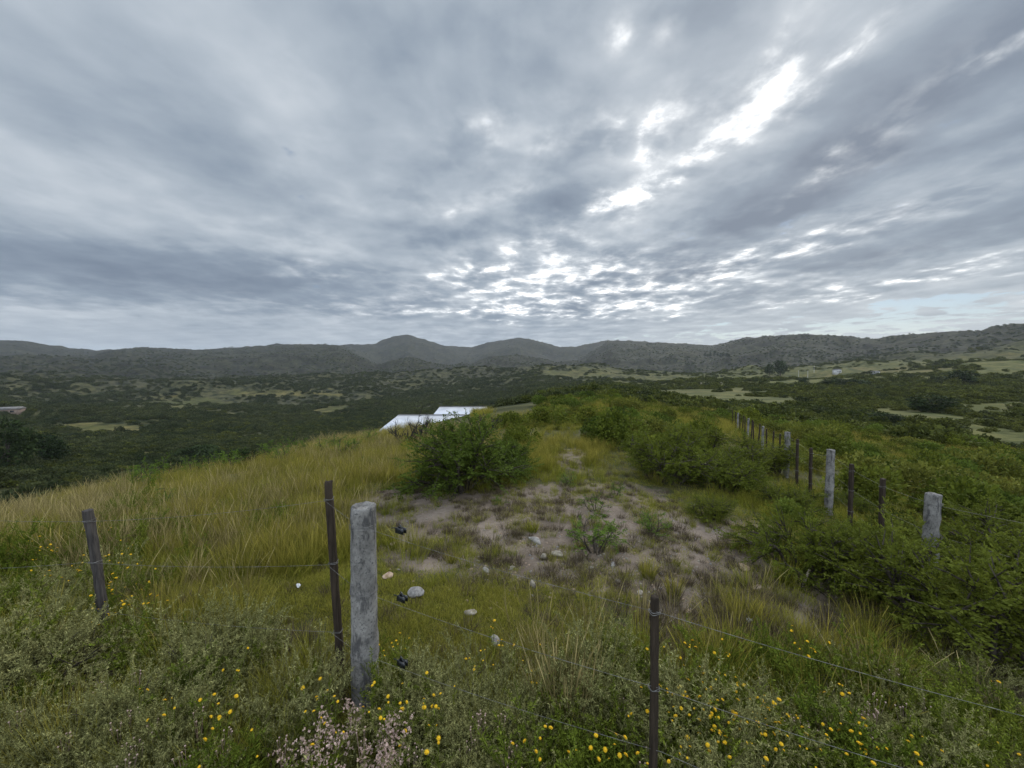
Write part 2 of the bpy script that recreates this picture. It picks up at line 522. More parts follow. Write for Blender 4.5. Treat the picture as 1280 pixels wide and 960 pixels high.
# ------------------------------------------------------------------ ground cover masks (planned from the picture, fixed to the ground)
DIRT = [(640, 657, 180, 40, 1.0), (770, 690, 190, 50, 0.95), (900, 700, 80, 50, 0.9), (545, 634, 85, 18, 1.0), (890, 765, 110, 34, 0.7),
        (712, 582, 18, 14, 0.7), (560, 690, 90, 26, 0.7), (1215, 850, 100, 40, 0.7), (960, 745, 70, 34, 0.8), (1040, 775, 80, 26, 0.65),
        (690, 720, 110, 20, 0.6), (740, 625, 90, 18, 0.7)]
MEAD = [(125, 535, 45, 5, 1.2), (235, 503, 45, 8, 0.9), (345, 492, 75, 4, 1.0), (415, 511, 45, 5, 0.9), (730, 466, 55, 6, 0.9),
        (1130, 462, 60, 5, 1.1), (1235, 447, 60, 8, 0.8), (1255, 512, 50, 7, 1.1), (885, 489, 60, 5, 0.8), (1130, 517, 60, 4, 0.7),
        (1020, 469, 25, 8, 0.8), (1190, 487, 40, 4, 0.7), (1195, 545, 70, 6, 0.4), (170, 545, 40, 5, .4), (950, 500, 50, 4, .6), (420, 487, 40, 4, .5)]


def ell(px, py, L):
    s = np.zeros_like(px)
    for cx, cy, rx, ry, w in L:
        s = np.maximum(s, w * np.clip(2.1 - 1.5 * np.sqrt(((px - cx) / rx) ** 2 + ((py - cy) / ry) ** 2), 0, 1))
    return s


def masks(x, y, z):
    px, py = proj(np.stack([x, y, z], -1))
    R = np.hypot(x, y)
    front = y > 0.3
    n = fbm(x / 1.1 + 4, y / 1.1, 3)
    n_ = fbm(x / 0.35 + 40, y / 0.35, 2)
    dirt = ell(640 + (px - 640 + 30 * n + 20 * n_) * 0.95, 690 + (py - 690 + 12 * n + 7 * n_) * 0.93, DIRT) * (R < 22) * front
    n2 = fbm(x / 40.0, y / 40.0, 3)
    mead = ell(px + 60 * n2, py + 7 * n2, MEAD) * (R > 60) * front
    patch = sstep(0.10, 0.40, 0.6 * fbm(x / 90.0 + 9, y / 90.0, 4) - 0.6 * fbm(x / 190.0 + 5, y / 190.0 - 3, 3)) * sstep(60, 140, R) * 0.6 * (1 - sstep(900, 1500, R))
    mead = np.maximum(mead, patch * np.where(px > 830, 1.0, 0.75))
    far = sstep(18, 45, R)
    green = np.clip(sstep(600, 1000, px) * (1 - sstep(400, 1100, R)) + 0.25 * (1 - sstep(150, 500, R)), 0, 1)
    return dirt, mead, far, green


# ------------------------------------------------------------------ build the terrain: one sheet, fine in front, coarse behind
def build_terrain():  # noqa
    az = np.radians(np.concatenate([np.linspace(-66, 66, 661), np.linspace(66, 294, 96)[1:-1]]))
    R = np.concatenate([np.exp(np.linspace(math.log(0.35), math.log(30), 300)),
                        np.exp(np.linspace(math.log(30), math.log(7000), 430))[1:]])
    A, RR = np.meshgrid(az, R, indexing='ij')
    x, y = RR * np.sin(A), RR * np.cos(A)
    z = H(x.ravel(), y.ravel()).reshape(x.shape)
    na, nr = x.shape
    V = np.stack([x, y, z], -1).reshape(-1, 3)
    idx = np.arange(na * nr).reshape(na, nr)
    nx = np.roll(idx, -1, axis=0)
    F = np.stack([idx[:, :-1], idx[:, 1:], nx[:, 1:], nx[:, :-1]], -1).reshape(-1, 4)
    c = len(V)
    V = np.concatenate([V, [[0, 0, h1(0, 0)]]])
    F3 = np.stack([idx[:, 0], nx[:, 0], np.full(na, c)], -1)
    d, me, fa, gr = masks(V[:, 0], V[:, 1], V[:, 2])
    print('terrain z', V[:, 2].min(), V[:, 2].max())
    F = F[:, ::-1]; F3 = F3[:, ::-1]
    mesh = mesh_np('terrain', V, [F, F3], M['ground'], True, dict(dirt=d, meadow=me, far=fa, green=gr))
    # make sure normals look up
    o = obj('terrain', mesh)
    if mesh.polygons[1000].normal.z < 0: mesh.flip_normals()
    tag(o, 'bare dirt, turf and scrub covered ground running out to the hills', 'terrain', kind='structure')


build_terrain()

# ------------------------------------------------------------------ plant generators
def rotm(ax, a):
    ax = ax / (np.linalg.norm(ax) + 1e-9)
    K = np.array([[0, -ax[2], ax[1]], [ax[2], 0, -ax[0]], [-ax[1], ax[0], 0]])
    return np.eye(3) + math.sin(a) * K + (1 - math.cos(a)) * K @ K


def blades(g, rng, n, h, spread, lean, width, seg=4, droop=0.5, hvar=0.35, seedhead=0.0):
    a = rng.uniform(0, 2 * PI, n); r = spread * np.sqrt(rng.uniform(0, 1, n))
    base = np.stack([r * np.cos(a), r * np.sin(a), np.full(n, -0.02)], -1)
    dirn = a + rng.normal(0, 0.6, n)
    L = h * (1 - hvar * rng.uniform(0, 1, n))
    th = np.abs(rng.normal(lean, lean * 0.5, n))
    t = np.linspace(0, 1, seg + 1)
    ang = th[:, None] * (0.4 + droop * t[None] * 1.6 * (0.5 + rng.uniform(0, 1, n)[:, None]))
    dl = L[:, None] / seg
    hx = np.concatenate([np.zeros((n, 1)), np.cumsum(np.sin(ang[:, 1:]) * dl, 1)], 1)
    hz = np.concatenate([np.zeros((n, 1)), np.cumsum(np.cos(ang[:, 1:]) * dl, 1)], 1)
    dx, dy = np.cos(dirn), np.sin(dirn)
    P = base[:, None] + np.stack([hx * dx[:, None], hx * dy[:, None], hz], -1)
    side = rng.uniform(0, PI, n)
    sx = np.stack([np.cos(side), np.sin(side), np.zeros(n)], -1)
    w = width * (0.7 + 0.6 * rng.uniform(0, 1, n))[:, None] * (1 - 0.85 * t[None] ** 1.5)
    if seedhead:
        hd = (rng.uniform(0, 1, n) < seedhead)[:, None]
        w = np.where(hd & (t[None] > 0.74), width * 2.2 * (1 - 0.6 * t[None] ** 8), w)
    V = np.stack([P - sx[:, None] * w[..., None] / 2, P + sx[:, None] * w[..., None] / 2], 2)
    k = (seg + 1) * 2
    idx = np.arange(n * k).reshape(n, seg + 1, 2)
    F = np.stack([idx[:, :-1, 0], idx[:, :-1, 1], idx[:, 1:, 1], idx[:, 1:, 0]], -1).reshape(-1, 4)
    var = np.repeat(rng.uniform(0, 1, n), k)
    hg = np.tile(np.repeat(t, 2), n)
    g.add(V.reshape(-1, 3), F, var=var, hgt=hg)


def leaflets(g, rng, P, D, size, ratio=0.4, var=None):
    """diamond leaves at points P pointing along D"""
    n = len(P)
    D = D / (np.linalg.norm(D, axis=1)[:, None] + 1e-9)
    up = rng.normal(0, 1, (n, 3)); up[:, 2] += 0.8
    S = np.cross(D, up); S /= np.linalg.norm(S, axis=1)[:, None] + 1e-9
    s = (np.broadcast_to(size, (n,)) * rng.uniform(0.65, 1.3, n))[:, None]
    N = np.cross(S, D)
    a = P; b = P + D * s * 0.5 + S * s * ratio * 0.5 + N * s * 0.06; c = P + D * s; d = P + D * s * 0.5 - S * s * ratio * 0.5 + N * s * 0.06
    V = np.stack([a, b, c, d], 1).reshape(-1, 3)
    F = np.arange(4 * n).reshape(n, 4)
    v = rng.uniform(0, 1, n) if var is None else np.clip(var + rng.uniform(-0.25, 0.25, n), 0, 1)
    g.add(V, F, var=np.repeat(v, 4))


def make_bush(seed, w=1.0, h=0.8, n1=11, n2=8, n3=6, nl=14, leaf=0.045, flat=0.3, ratio=0.42, wood=True, top=1.0, spread0=0.12):
    """a shrub as (leaf geometry, branch geometry): stems, branches, twigs and leaflets, radius w/2 and height h"""
    rng = np.random.default_rng(seed)
    gl, gw = Geo(), Geo()
    lobes = rng.uniform(0.72, 1.12, 9)

    def env(d):
        a = (math.atan2(d[1], d[0]) / (2 * PI)) % 1 * 9
        i = int(a) % 9; f = a - int(a)
        k = lobes[i] * (1 - f) + lobes[(i + 1) % 9] * f
        hd = math.hypot(d[0], d[1])
        return k / math.sqrt((hd / (w / 2)) ** 2 + (max(d[2], 0.02) / h) ** 2 + 1e-9)
    for i in range(n1):
        a = 2 * PI * (i + rng.uniform(-0.4, 0.4)) / n1
        el = math.radians(rng.uniform(8, 85)) if i % 3 else math.radians(rng.uniform(50, 88))
        d = np.array([math.cos(a) * math.cos(el), math.sin(a) * math.cos(el), math.sin(el)])
        L = env(d) * rng.uniform(0.82, 1.02)
        base = np.array([math.cos(a), math.sin(a), 0]) * spread0 * w * rng.uniform(0.2, 1)
        t = np.linspace(0, 1, 6)
        bend = rng.normal(0, 0.10, 3) * L
        P1 = base + d[None] * L * t[:, None] + bend[None] * np.sin(t * PI)[:, None]
        P1[:, 2] += 0.10 * L * np.sin(t * PI)
        if wood: gw.tube(P1, np.linspace(0.022, 0.006, 6) * (w + h) / 1.8, 5)
        for j in range(n2):
            tj = 0.22 + 0.78 * (j + rng.uniform(0, 1)) / n2
            p0 = np.array([np.interp(tj, t, P1[:, k]) for k in range(3)])
            d2 = d + rng.normal(0, 0.75, 3); d2[2] = d2[2] * (1 - flat) + 0.12
            d2 /= np.linalg.norm(d2)
            L2 = (w + h) * 0.2 * rng.uniform(0.6, 1.2) * (1.15 - 0.5 * tj)
            t2 = np.linspace(0, 1, 4)
            P2 = p0 + d2[None] * L2 * t2[:, None]
            P2[:, 2] += -0.12 * L2 * t2 ** 2
            P2[:, 2] = np.maximum(P2[:, 2], 0.03)
            if wood: gw.tube(P2, np.linspace(0.008, 0.003, 4) * (w + h) / 1.8, 3, cap=False)
            vv = rng.uniform(0.2, 0.8)
            for k in range(n3):
                tk = (k + 0.8) / n3
                q0 = np.array([np.interp(tk, t2, P2[:, c]) for c in range(3)])
                d3 = d2 + rng.normal(0, 0.6, 3); d3[2] *= (1 - flat)
                if k == n3 - 1: d3 = d2 + rng.normal(0, 0.2, 3)
                d3 /= np.linalg.norm(d3)
                L3 = L2 * rng.uniform(0.35, 0.65)
                s = np.linspace(0.08, 1, nl)
                Q = q0 + d3[None] * L3 * s[:, None]
                Q[:, 2] -= 0.18 * L3 * s ** 2
                Q[:, 2] = np.maximum(Q[:, 2], 0.02)
                sd = np.cross(d3, [0, 0, 1.0]); sd /= np.linalg.norm(sd) + 1e-9
                sgn = np.where(np.arange(nl) % 2 == 0, 1.0, -1.0)
                D = sd[None] * sgn[:, None] + d3[None] * 0.7 + rng.normal(0, 0.25, (nl, 3))
                leaflets(gl, rng, Q, D, leaf, ratio, var=vv)
    return gl, gw


def make_scrub(seed, n=700, h=0.9, leaf=0.2, mat='lf_far'):
    """unit-radius shrub crown of leaf clumps with an uneven outline (for the middle and far distance)"""
    rng = np.random.default_rng(seed)
    g = Geo()
    k = rng.integers(7, 12)
    C = rng.normal(0, 1, (k, 3)); C /= np.linalg.norm(C, axis=1)[:, None]
    C[:, 2] = np.abs(C[:, 2]); C *= np.array([0.62, 0.62, 0.5 * h]); C[:, 2] += 0.18 * h
    rad = rng.uniform(0.26, 0.52, k)
    which = rng.integers(0, k, n)
    d = rng.normal(0, 1, (n, 3)); d /= np.linalg.norm(d, axis=1)[:, None]
    P = C[which] + d * (rad[which] * rng.uniform(0.55, 1.08, n) ** 0.6)[:, None] * np.array([1, 1, 0.85])
    P[:, 2] = np.maximum(P[:, 2], 0.0)
    D = d + rng.normal(0, 0.6, (n, 3))
    leaflets(g, rng, P, D, leaf, 0.6, var=np.clip(which / k, 0, 1))
    for i in range(4):
        a = rng.uniform(0, 2 * PI)
        g.tube([[0.08 * math.cos(a), 0.08 * math.sin(a), -0.3], [0.25 * math.cos(a), 0.25 * math.sin(a), 0.4 * h]], [0.04, 0.02], 3, var=0.0)
    return g


def stalks(g, rng, n, h, spread, leaf, nl, lean=0.35, ratio=0.35, branch=3, width=0.004):
    """herb: thin stems carrying small leaves all along and on side branches"""
    for i in range(n):
        a = rng.uniform(0, 2 * PI); r = spread * math.sqrt(rng.uniform(0, 1))
        b = np.array([r * math.cos(a), r * math.sin(a), -0.02])
        d = np.array([math.cos(a) * lean * rng.uniform(0, 1.6), math.sin(a) * lean * rng.uniform(0, 1.6), 1.0]); d /= np.linalg.norm(d)
        L = h * rng.uniform(0.55, 1.0)
        t = np.linspace(0, 1, 4)
        P = b + d[None] * L * t[:, None]; P[:, :2] += 0.08 * L * rng.normal(0, 1, 2)[None] * (t ** 2)[:, None]
        g.tube(P, np.linspace(width, width * 0.5, 4), 3, cap=False, var=0.1, hgt=0.3)
        chains = [(P[0], P[-1])]
        for j in range(branch):
            tj = rng.uniform(0.3, 0.9)
            q = np.array([np.interp(tj, t, P[:, c]) for c in range(3)])
            dd = d + rng.normal(0, 0.6, 3); dd /= np.linalg.norm(dd)
            q2 = q + dd * L * rng.uniform(0.2, 0.4)
            g.tube([q, q2], [width * 0.6, width * 0.4], 3, cap=False, var=0.1, hgt=0.3)
            chains.append((q, q2))
        for (p, q) in chains:
            s = rng.uniform(0.1, 1, nl)
            Q = p + (q - p)[None] * s[:, None]
            D = rng.normal(0, 1, (nl, 3)) + (q - p)[None] / (np.linalg.norm(q - p) + 1e-6) * 0.8
            n0 = g.n
            leaflets(g, rng, Q, D, leaf, ratio)
            g.A.setdefault('hgt', []).append(np.full(g.n - n0, 0.5))


def proto(name, g, mat, smooth=False):
    return obj(name, g.mesh(name, mat, smooth), link=False)


# ------------------------------------------------------------------ scattering of uncountable cover (geometry nodes on a point mesh)
def scatter(name, protos, P, rotz, tilt, scl, label, cat):
    n = len(P)
    me = bpy.data.meshes.new(name)
    me.vertices.add(n); me.vertices.foreach_set('co', np.asarray(P, np.float32).ravel())
    rot = np.stack([tilt * np.cos(rotz * 3.7), tilt * np.sin(rotz * 3.7), rotz], -1).astype(np.float32)
    a = me.attributes.new('rot', 'FLOAT_VECTOR', 'POINT'); a.data.foreach_set('vector', rot.ravel())
    scl = np.asarray(scl, np.float32)
    if scl.ndim == 1: scl = np.repeat(scl[:, None], 3, 1)
    a = me.attributes.new('scl', 'FLOAT_VECTOR', 'POINT'); a.data.foreach_set('vector', scl.ravel())
    a = me.attributes.new('pick', 'INT', 'POINT'); a.data.foreach_set('value', RNG.integers(0, len(protos), n).astype(np.int32))
    src = bpy.data.collections.new(name + '_kinds')
    for p in protos: src.objects.link(p)
    ng = bpy.data.node_groups.new(name, 'GeometryNodeTree')
    ng.interface.new_socket('Geometry', in_out='INPUT', socket_type='NodeSocketGeometry')
    ng.interface.new_socket('Geometry', in_out='OUTPUT', socket_type='NodeSocketGeometry')
    N = ng.nodes; L = ng.links
    gi = N.new('NodeGroupInput'); go = N.new('NodeGroupOutput')
    ci = N.new('GeometryNodeCollectionInfo'); ci.inputs['Collection'].default_value = src
    ci.inputs['Separate Children'].default_value = True; ci.inputs['Reset Children'].default_value = True
    ip = N.new('GeometryNodeInstanceOnPoints'); ip.inputs['Pick Instance'].default_value = True

    def na(nm, ty):
        d = N.new('GeometryNodeInputNamedAttribute'); d.data_type = ty; d.inputs['Name'].default_value = nm
        return d.outputs['Attribute']
    L.new(gi.outputs[0], ip.inputs['Points']); L.new(ci.outputs[0], ip.inputs['Instance'])
    L.new(na('pick', 'INT'), ip.inputs['Instance Index'])
    L.new(na('rot', 'FLOAT_VECTOR'), ip.inputs['Rotation']); L.new(na('scl', 'FLOAT_VECTOR'), ip.inputs['Scale'])
    L.new(ip.outputs[0], go.inputs[0])
    o = obj(name, me)
    md = o.modifiers.new('scatter', 'NODES'); md.node_group = ng
    return tag(o, label, cat, kind='stuff')


# grass, herb and scrub kinds
def grass_protos(name, mat, cnt, **kw):
    out = []
    for i in range(cnt):
        g = Geo(); blades(g, np.random.default_rng(100 + i * 7 + len(name)), **kw)
        out.append(proto(name, g, M[mat]))
    return out


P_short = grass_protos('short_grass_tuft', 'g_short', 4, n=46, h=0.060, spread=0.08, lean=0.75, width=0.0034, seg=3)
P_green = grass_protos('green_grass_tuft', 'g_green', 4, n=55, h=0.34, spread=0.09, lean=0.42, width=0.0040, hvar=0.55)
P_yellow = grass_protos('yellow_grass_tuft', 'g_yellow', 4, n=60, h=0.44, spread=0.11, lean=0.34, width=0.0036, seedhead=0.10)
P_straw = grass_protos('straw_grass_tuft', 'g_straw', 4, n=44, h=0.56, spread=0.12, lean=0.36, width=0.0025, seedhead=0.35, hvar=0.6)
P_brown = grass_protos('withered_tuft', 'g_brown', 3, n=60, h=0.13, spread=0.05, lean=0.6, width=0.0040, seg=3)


def herb_protos(name, mat, cnt, **kw):
    out = []
    for i in range(cnt):
        g = Geo(); stalks(g, np.random.default_rng(300 + i * 13 + len(name)), **kw)
        out.append(proto(name, g, M[mat]))
    return out


P_hgrey = herb_protos('grey_herb', 'h_grey', 4, n=13, h=0.34, spread=0.09, leaf=0.012, nl=34, ratio=0.22, branch=7, lean=0.6, width=0.0018)
P_hgreen = herb_protos('green_herb', 'h_green', 4, n=9, h=0.38, spread=0.07, leaf=0.016, nl=26, ratio=0.30, branch=7, lean=0.42, width=0.0026)


def field(n, rmax=16.0, rmin=1.25, az0=-64, az1=64, power=1.0, hp=0.0):
    """random ground points in front of the camera; power 1 = constant number per ring width"""
    R = rmin * (rmax / rmin) ** RNG.uniform(0, 1, n) if power == 0 else \
        (rmin ** (power) + RNG.uniform(0, 1, n) * (rmax ** power - rmin ** power)) ** (1 / power)
    a = np.radians(RNG.uniform(az0, az1, n))
    x, y = R * np.sin(a), R * np.cos(a)
    z = H(x, y)
    px, py = proj(np.stack([x, y, z], -1))
    dirt = masks(x, y, z)[0]
    px, py = proj(np.stack([x, y, z + hp], -1))
    return x, y, z, px, py, R, dirt


def place(name, protos, n, dens, smin, smax, label, cat, rmax=16, rmin=1.25, power=1.0, tilt=0.15, hp=0.0, mound=False):
    x, y, z, px, py, R, dirt = field(n, rmax, rmin, power=power, hp=hp)
    nz = fbm(x / 0.9 + 31, y / 0.9 - 12, 3)
    p = np.clip(dens(px, py, dirt, nz, R), 0, 1)
    for (qx, qd, qw) in ((452, 2.52, 50), (424, 2.62, 30), (121, 3.0, 34)):
        vis = (np.abs(px - qx) < qw) & (y < qd - 0.06) & (y > qd - 0.75)
        p = np.where(vis & (hp > 0.04), p * 0.03, p)
    k = RNG.uniform(0, 1, n) < p
    x, y, z, R = x[k], y[k], z[k], R[k]
    m = len(x)
    s = RNG.uniform(smin, smax, m)
    if mound: s = s * np.clip(0.85 + 1.5 * fbm(x / 0.45 + 51, y / 0.45 + 7, 2), 0.45, 1.6)
    return scatter(name, protos, np.stack([x, y, z], -1), RNG.uniform(0, 2 * PI, m), RNG.normal(0, tilt, m), s, label, cat)


def E(px, py, *L): return ell(px, py, list(L))


def clear(px, py):
    """keeps tall cover off the strip of ground right before the fence posts' feet and the open lawn"""
    return 1


LAWN = ((330, 745, 170, 42, 1.3), (570, 775, 170, 50, 1.3), (700, 800, 120, 36, 1.0), (450, 715, 90, 25, 1.0), (470, 790, 70, 40, 1.0))


def d_short(px, py, dirt, nz, R):
    lawn = E(px, py, *LAWN)
    rest = 0.30 + 0.5 * (nz > 0.05)
    return np.maximum(lawn * (0.85 + nz), rest * 0.5) * (1 - np.clip(dirt * 1.1 - 0.35 * (nz > 0.15), 0, 1)) + 0.15 * (dirt > 0.3) * (nz > -0.02)


def d_green(px, py, dirt, nz, R):
    a = E(px, py, (150, 850, 330, 110, 1.0), (640, 890, 220, 80, 0.7), (960, 850, 240, 90, 0.8), (480, 830, 70, 40, .5), (1230, 800, 150, 120, 0.5), (470, 590, 100, 35, 1.0),
          (930, 805, 80, 28, 0.3), (1010, 640, 120, 40, .8), (650, 590, 90, 30, .7), (980, 700, 90, 40, .7), (300, 660, 260, 60, 1.3), (180, 620, 250, 30, 1.2), (20, 840, 90, 90, 0.9))
    return a * (0.55 + 1.9 * nz) * (1 - dirt) * (1 - 0.9 * np.clip(E(px, py, *LAWN), 0, 1))


def d_yellow(px, py, dirt, nz, R):
    a = E(px, py, (360, 640, 160, 45, 0.8), (335, 675, 70, 30, 1.2), (170, 640, 230, 40, 0.4), (440, 575, 110, 30, 1.1), (690, 560, 60, 16, 1.2),
          (250, 600, 330, 26, 0.8), (520, 560, 120, 26, 0.9), (40, 840, 110, 70, .5), (260, 780, 110, 40, .4), (960, 800, 130, 50, .3))
    return a * (0.6 + 1.8 * nz) * (1 - dirt)


def d_straw(px, py, dirt, nz, R):
    a = E(px, py, (90, 655, 260, 36, 0.9), (330, 625, 170, 36, 0.4), (700, 840, 70, 70, 0.25), (40, 645, 300, 40, 0.8), (860, 760, 120, 40, 0.10),
          (1180, 830, 140, 50, 0.12), (480, 560, 120, 30, 0.5), (960, 800, 120, 50, 0.10), (170, 690, 120, 40, .35))
    return a * (0.75 - 1.2 * nz) * (1 - dirt) * (R > 2.0)


def d_brown(px, py, dirt, nz, R):
    return 0.6 * dirt * (nz > -0.08) + 0.05


def d_hgrey(px, py, dirt, nz, R):
    a = E(px, py, (60, 890, 220, 100, 1.0), (260, 850, 190, 70, 1.0), (560, 910, 150, 60, 0.9), (230, 760, 70, 50, 0.6), (900, 930, 300, 60, 0.5), (750, 910, 120, 60, .5),
          (1200, 890, 150, 80, 0.5), (70, 760, 120, 40, 0.5), (530, 655, 60, 16, .3))
    return a * (0.34 + 2.6 * nz) * (1 - dirt) * (1 - np.clip(E(px, py, *LAWN), 0, 1))


def d_hgreen(px, py, dirt, nz, R):
    a = E(px, py, (80, 730, 150, 55, 1.1), (510, 860, 70, 60, 0.9), (930, 900, 230, 80, 1.2), (350, 940, 180, 50, 0.9), (640, 940, 150, 50, 0.7), (1150, 900, 150, 80, .5),
          (700, 890, 100, 50, .4), (160, 830, 200, 50, .4), (400, 870, 60, 40, .6), (215, 645, 70, 26, .6), (40, 690, 80, 20, .5), (330, 650, 40, 20, .5))
    return a * (0.6 - 1.2 * nz) * (1 - dirt) * (1 - np.clip(E(px, py, *LAWN), 0, 1))


place('short_grass', P_short, 90000, d_short, 0.7, 1.4, 'short green turf between the near fence and the bare dirt', 'grass', 12)
place('withered_tufts', P_brown, 12000, d_brown, 0.4, 1.35, 'small withered brown tufts dotting the bare dirt', 'grass', 12)
place('green_grass', P_green, 22000, d_green, 0.45, 1.15, 'knee-high green grass in the foreground and by the bushes', 'grass', 20, hp=0.16)
place('yellow_grass', P_yellow, 15000, d_yellow, 0.6, 1.2, 'tall yellow green grass on the left hill brow', 'grass', 24, hp=0.2)
place('straw_grass', P_straw, 15000, d_straw, 0.6, 1.15, 'tall dry straw coloured grass on the left slope', 'grass', 24, hp=0.25)
place('dry_undergrowth', P_brown, 14000, lambda px, py, d, nz, R: E(px, py, (150, 850, 360, 120, .7), (640, 900, 300, 80, .6), (1050, 860, 330, 110, .8), (150, 660, 260, 50, .5)) * (0.4 + 1.5 * np.abs(nz)) * (1 - .5 * d) * (1 - np.clip(E(px, py, *LAWN), 0, 1)),
      0.8, 2.0, 'withered brown undergrowth between the foreground herbs', 'grass', 9, hp=0.05)
place('grey_herbs', P_hgrey, 10000, d_hgrey, 0.6, 1.2, 'fuzzy grey green herbs along the near fence', 'herbs', 6.5, hp=0.16, mound=True)
place('green_herbs', P_hgreen, 12000, d_hgreen, 0.55, 1.15, 'leafy green herbs along the near fence', 'herbs', 12, hp=0.18, mound=True)


# gravel
def make_rock(seed, mat, s=(1, 1, 0.6), name='rock', sub=2, ang=0.25):
    rng = np.random.default_rng(seed)
    import bmesh
    bm = bmesh.new(); bmesh.ops.create_icosphere(bm, subdivisions=sub, radius=1.0)
    V = np.array([v.co[:] for v in bm.verts]); F = np.array([[v.index for v in f.verts] for f in bm.faces]); bm.free()
    for _ in range(9):                                     # chop flat faces
        n = rng.normal(0, 1, 3); n /= np.linalg.norm(n); c = rng.uniform(0.55, 0.85)
        d = V @ n
        V = V - np.where(d > c, (d - c) * 0.9, 0)[:, None] * n[None]
    V = V * (1 + ang * 0.3 * rng.normal(0, 0.2, (len(V), 1)))
    return mesh_np(name, V * np.asarray(s), F, mat, False)


peb = []
for i, k in enumerate(('rock_pale', 'rock_tan', 'rock_grey', 'rock_tan')):
    peb.append(obj('pebble', make_rock(40 + i, M[k], (1, 0.8, 0.55), 'pebble', 1), link=False))


def d_gravel(px, py, dirt, nz, R):
    return np.clip((dirt + 0.15) * E(px, py, (790, 710, 220, 54, 1.3), (640, 690, 150, 40, 0.6), (950, 750, 120, 50, 0.9), (560, 640, 90, 22, .3), (1210, 850, 90, 40, .4)), 0, 1) * (0.6 + nz)


place('dirt_weeds', P_green, 9000, lambda px, py, d, nz, R: 0.5 * (d > 0.25) * (fbm(px / 40.0, py / 18.0, 2) > 0.08), 0.22, 0.55, 'small green tufts growing scattered over the bare dirt', 'grass', 10, 2.5)
g_ = place('gravel', peb, 16000, d_gravel, 0.006, 0.026, 'small pale stones strewn over the bare dirt', 'gravel', 9, 2.2)

# ------------------------------------------------------------------ individual near shrubs
def bush_kind(seed, leafmat, **kw):
    gl, gw = make_bush(seed, **kw)
    return gl.mesh('foliage', M[leafmat]), gw.mesh('branches', M['bark'])


K_bush = [bush_kind(s, 'lf_bush', w=1.9, h=1.25, n1=24, n2=9, n3=8, nl=18, leaf=0.050, flat=0.15) for s in (1, 2)]
K_shrub = [bush_kind(10 + s, 'lf_shrub', w=2.0, h=0.85, n1=18, n2=10, n3=8, nl=18, leaf=0.044, flat=0.55, spread0=0.25) for s in range(4)]
K_sap = [bush_kind(30 + s, 'lf_sapling', w=0.9, h=0.75, n1=6, n2=6, n3=5, nl=13, leaf=0.038, flat=0.5) for s in range(3)]


def bush(kind, name, label, cat, p, sc, rz, group=None, scz=None):
    o = thing(name, label, cat, (p[0], p[1], p[2] - 0.03), rz, group)
    o.scale = (sc, sc, scz or sc)
    obj('foliage', kind[0], o); obj('branches', kind[1], o)
    return o


bush(K_bush[0], 'bush', 'big dark green round bush standing in front of the white roofed house', 'bush', at(578, 613), 1.03, 0.3, scz=1.06)
bush(K_bush[1], 'bush', 'dark green bush half hidden on the right flank of the big round bush', 'bush', at(634, 594), 0.60, 2.0, scz=0.66)

NB = [  # kind, px, py of the foot, scale, height scale, label
    (0, 1205, 815, 0.80, 1.1, 'large sprawling green shrub at the right edge in front of the concrete posts'),
    (1, 1110, 735, 0.66, 0.72, 'low spreading green shrub beneath the nearest concrete post of the right fence'),
    (2, 1010, 715, 0.60, 0.85, 'flat topped green shrub at the right rim of the dirt behind the pale sticks'),
    (3, 1275, 735, 0.8, 0.95, 'green shrub growing behind the nearest concrete post of the right fence'),
    (1, 890, 650, 0.34, 0.42, 'small bright green shrub at the far right corner of the bare dirt'),
    (2, 905, 610, 0.85, 1.0, 'wide green shrub beyond the dirt and left of the fence line'),
    (3, 830, 600, 0.82, 1.05, 'broad green shrub in the middle just behind the bare dirt'),
    (0, 985, 640, 0.5, 0.55, 'green shrub at the foot of the second concrete post of the right fence'),
    (3, 955, 590, 0.95, 0.95, 'tall green shrub left of the third concrete post of the right fence'),
    (0, 865, 572, 0.9, 1.1, 'dark green shrub behind the broad shrub in the middle'),
    (2, 1195, 655, 0.6, 0.5, 'green shrub spreading between the nearest concrete post and the wooden droppers'),
    (0, 1060, 640, 0.4, 0.42, 'yellowish green shrub under the two wooden droppers of the right fence'),
    (1, 1255, 680, 0.8, 0.75, 'shrub beyond the right fence beside the right edge'),
]
for k, px, py, s, sz, lab in NB:
    bush(K_shrub[k], 'shrub', lab, 'shrub', at(px, py), s, px * 0.37, scz=sz)
for k, px, py, s, lab in [
        (0, 745, 690, 0.72, 'bright green sapling standing alone on the bare dirt'),
        (1, 815, 668, 0.5, 'low leafy sapling on the dirt right of the lone sapling'),
        (2, 745, 640, 0.45, 'leafy green sprout on the dirt just behind the lone sapling'),
        (1, 708, 607, 0.42, 'small leafy shrublet on the dirt right of the big dark bush'),
        (0, 625, 630, 0.26, 'tiny green shrublet at the foot of the big dark bush'),
        (2, 770, 620, 0.4, 'little green plant on the far rim of the bare dirt'),
        (1, 700, 528, 1.0, 'small green shrub beside the yellow grass behind the big bush')]:
    bush(K_sap[k], 'sapling', lab, 'sapling', at(px, py), s, px * 0.7)

# ------------------------------------------------------------------ middle distance shrubs: individuals
def scrub_kinds(mat, n0, cnt=5, n=900, leaf=0.17, h=0.9):
    return [make_scrub(n0 + i, n, h, leaf).mesh('shrub', M[mat]) for i in range(cnt)]


S_mid = scrub_kinds('lf_shrub', 500, 5, 2600, 0.095, 0.85)
S_dark = scrub_kinds('lf_bush', 580, 3, 2600, 0.095, 0.95)
S_slope = scrub_kinds('lf_slope', 560, 5, 2600, 0.095, 0.85)
S_far = scrub_kinds('lf_far', 520, 5, 700, 0.20, 0.95)
S_farg = scrub_kinds('lf_fargreen', 540, 5, 700, 0.20, 0.85)


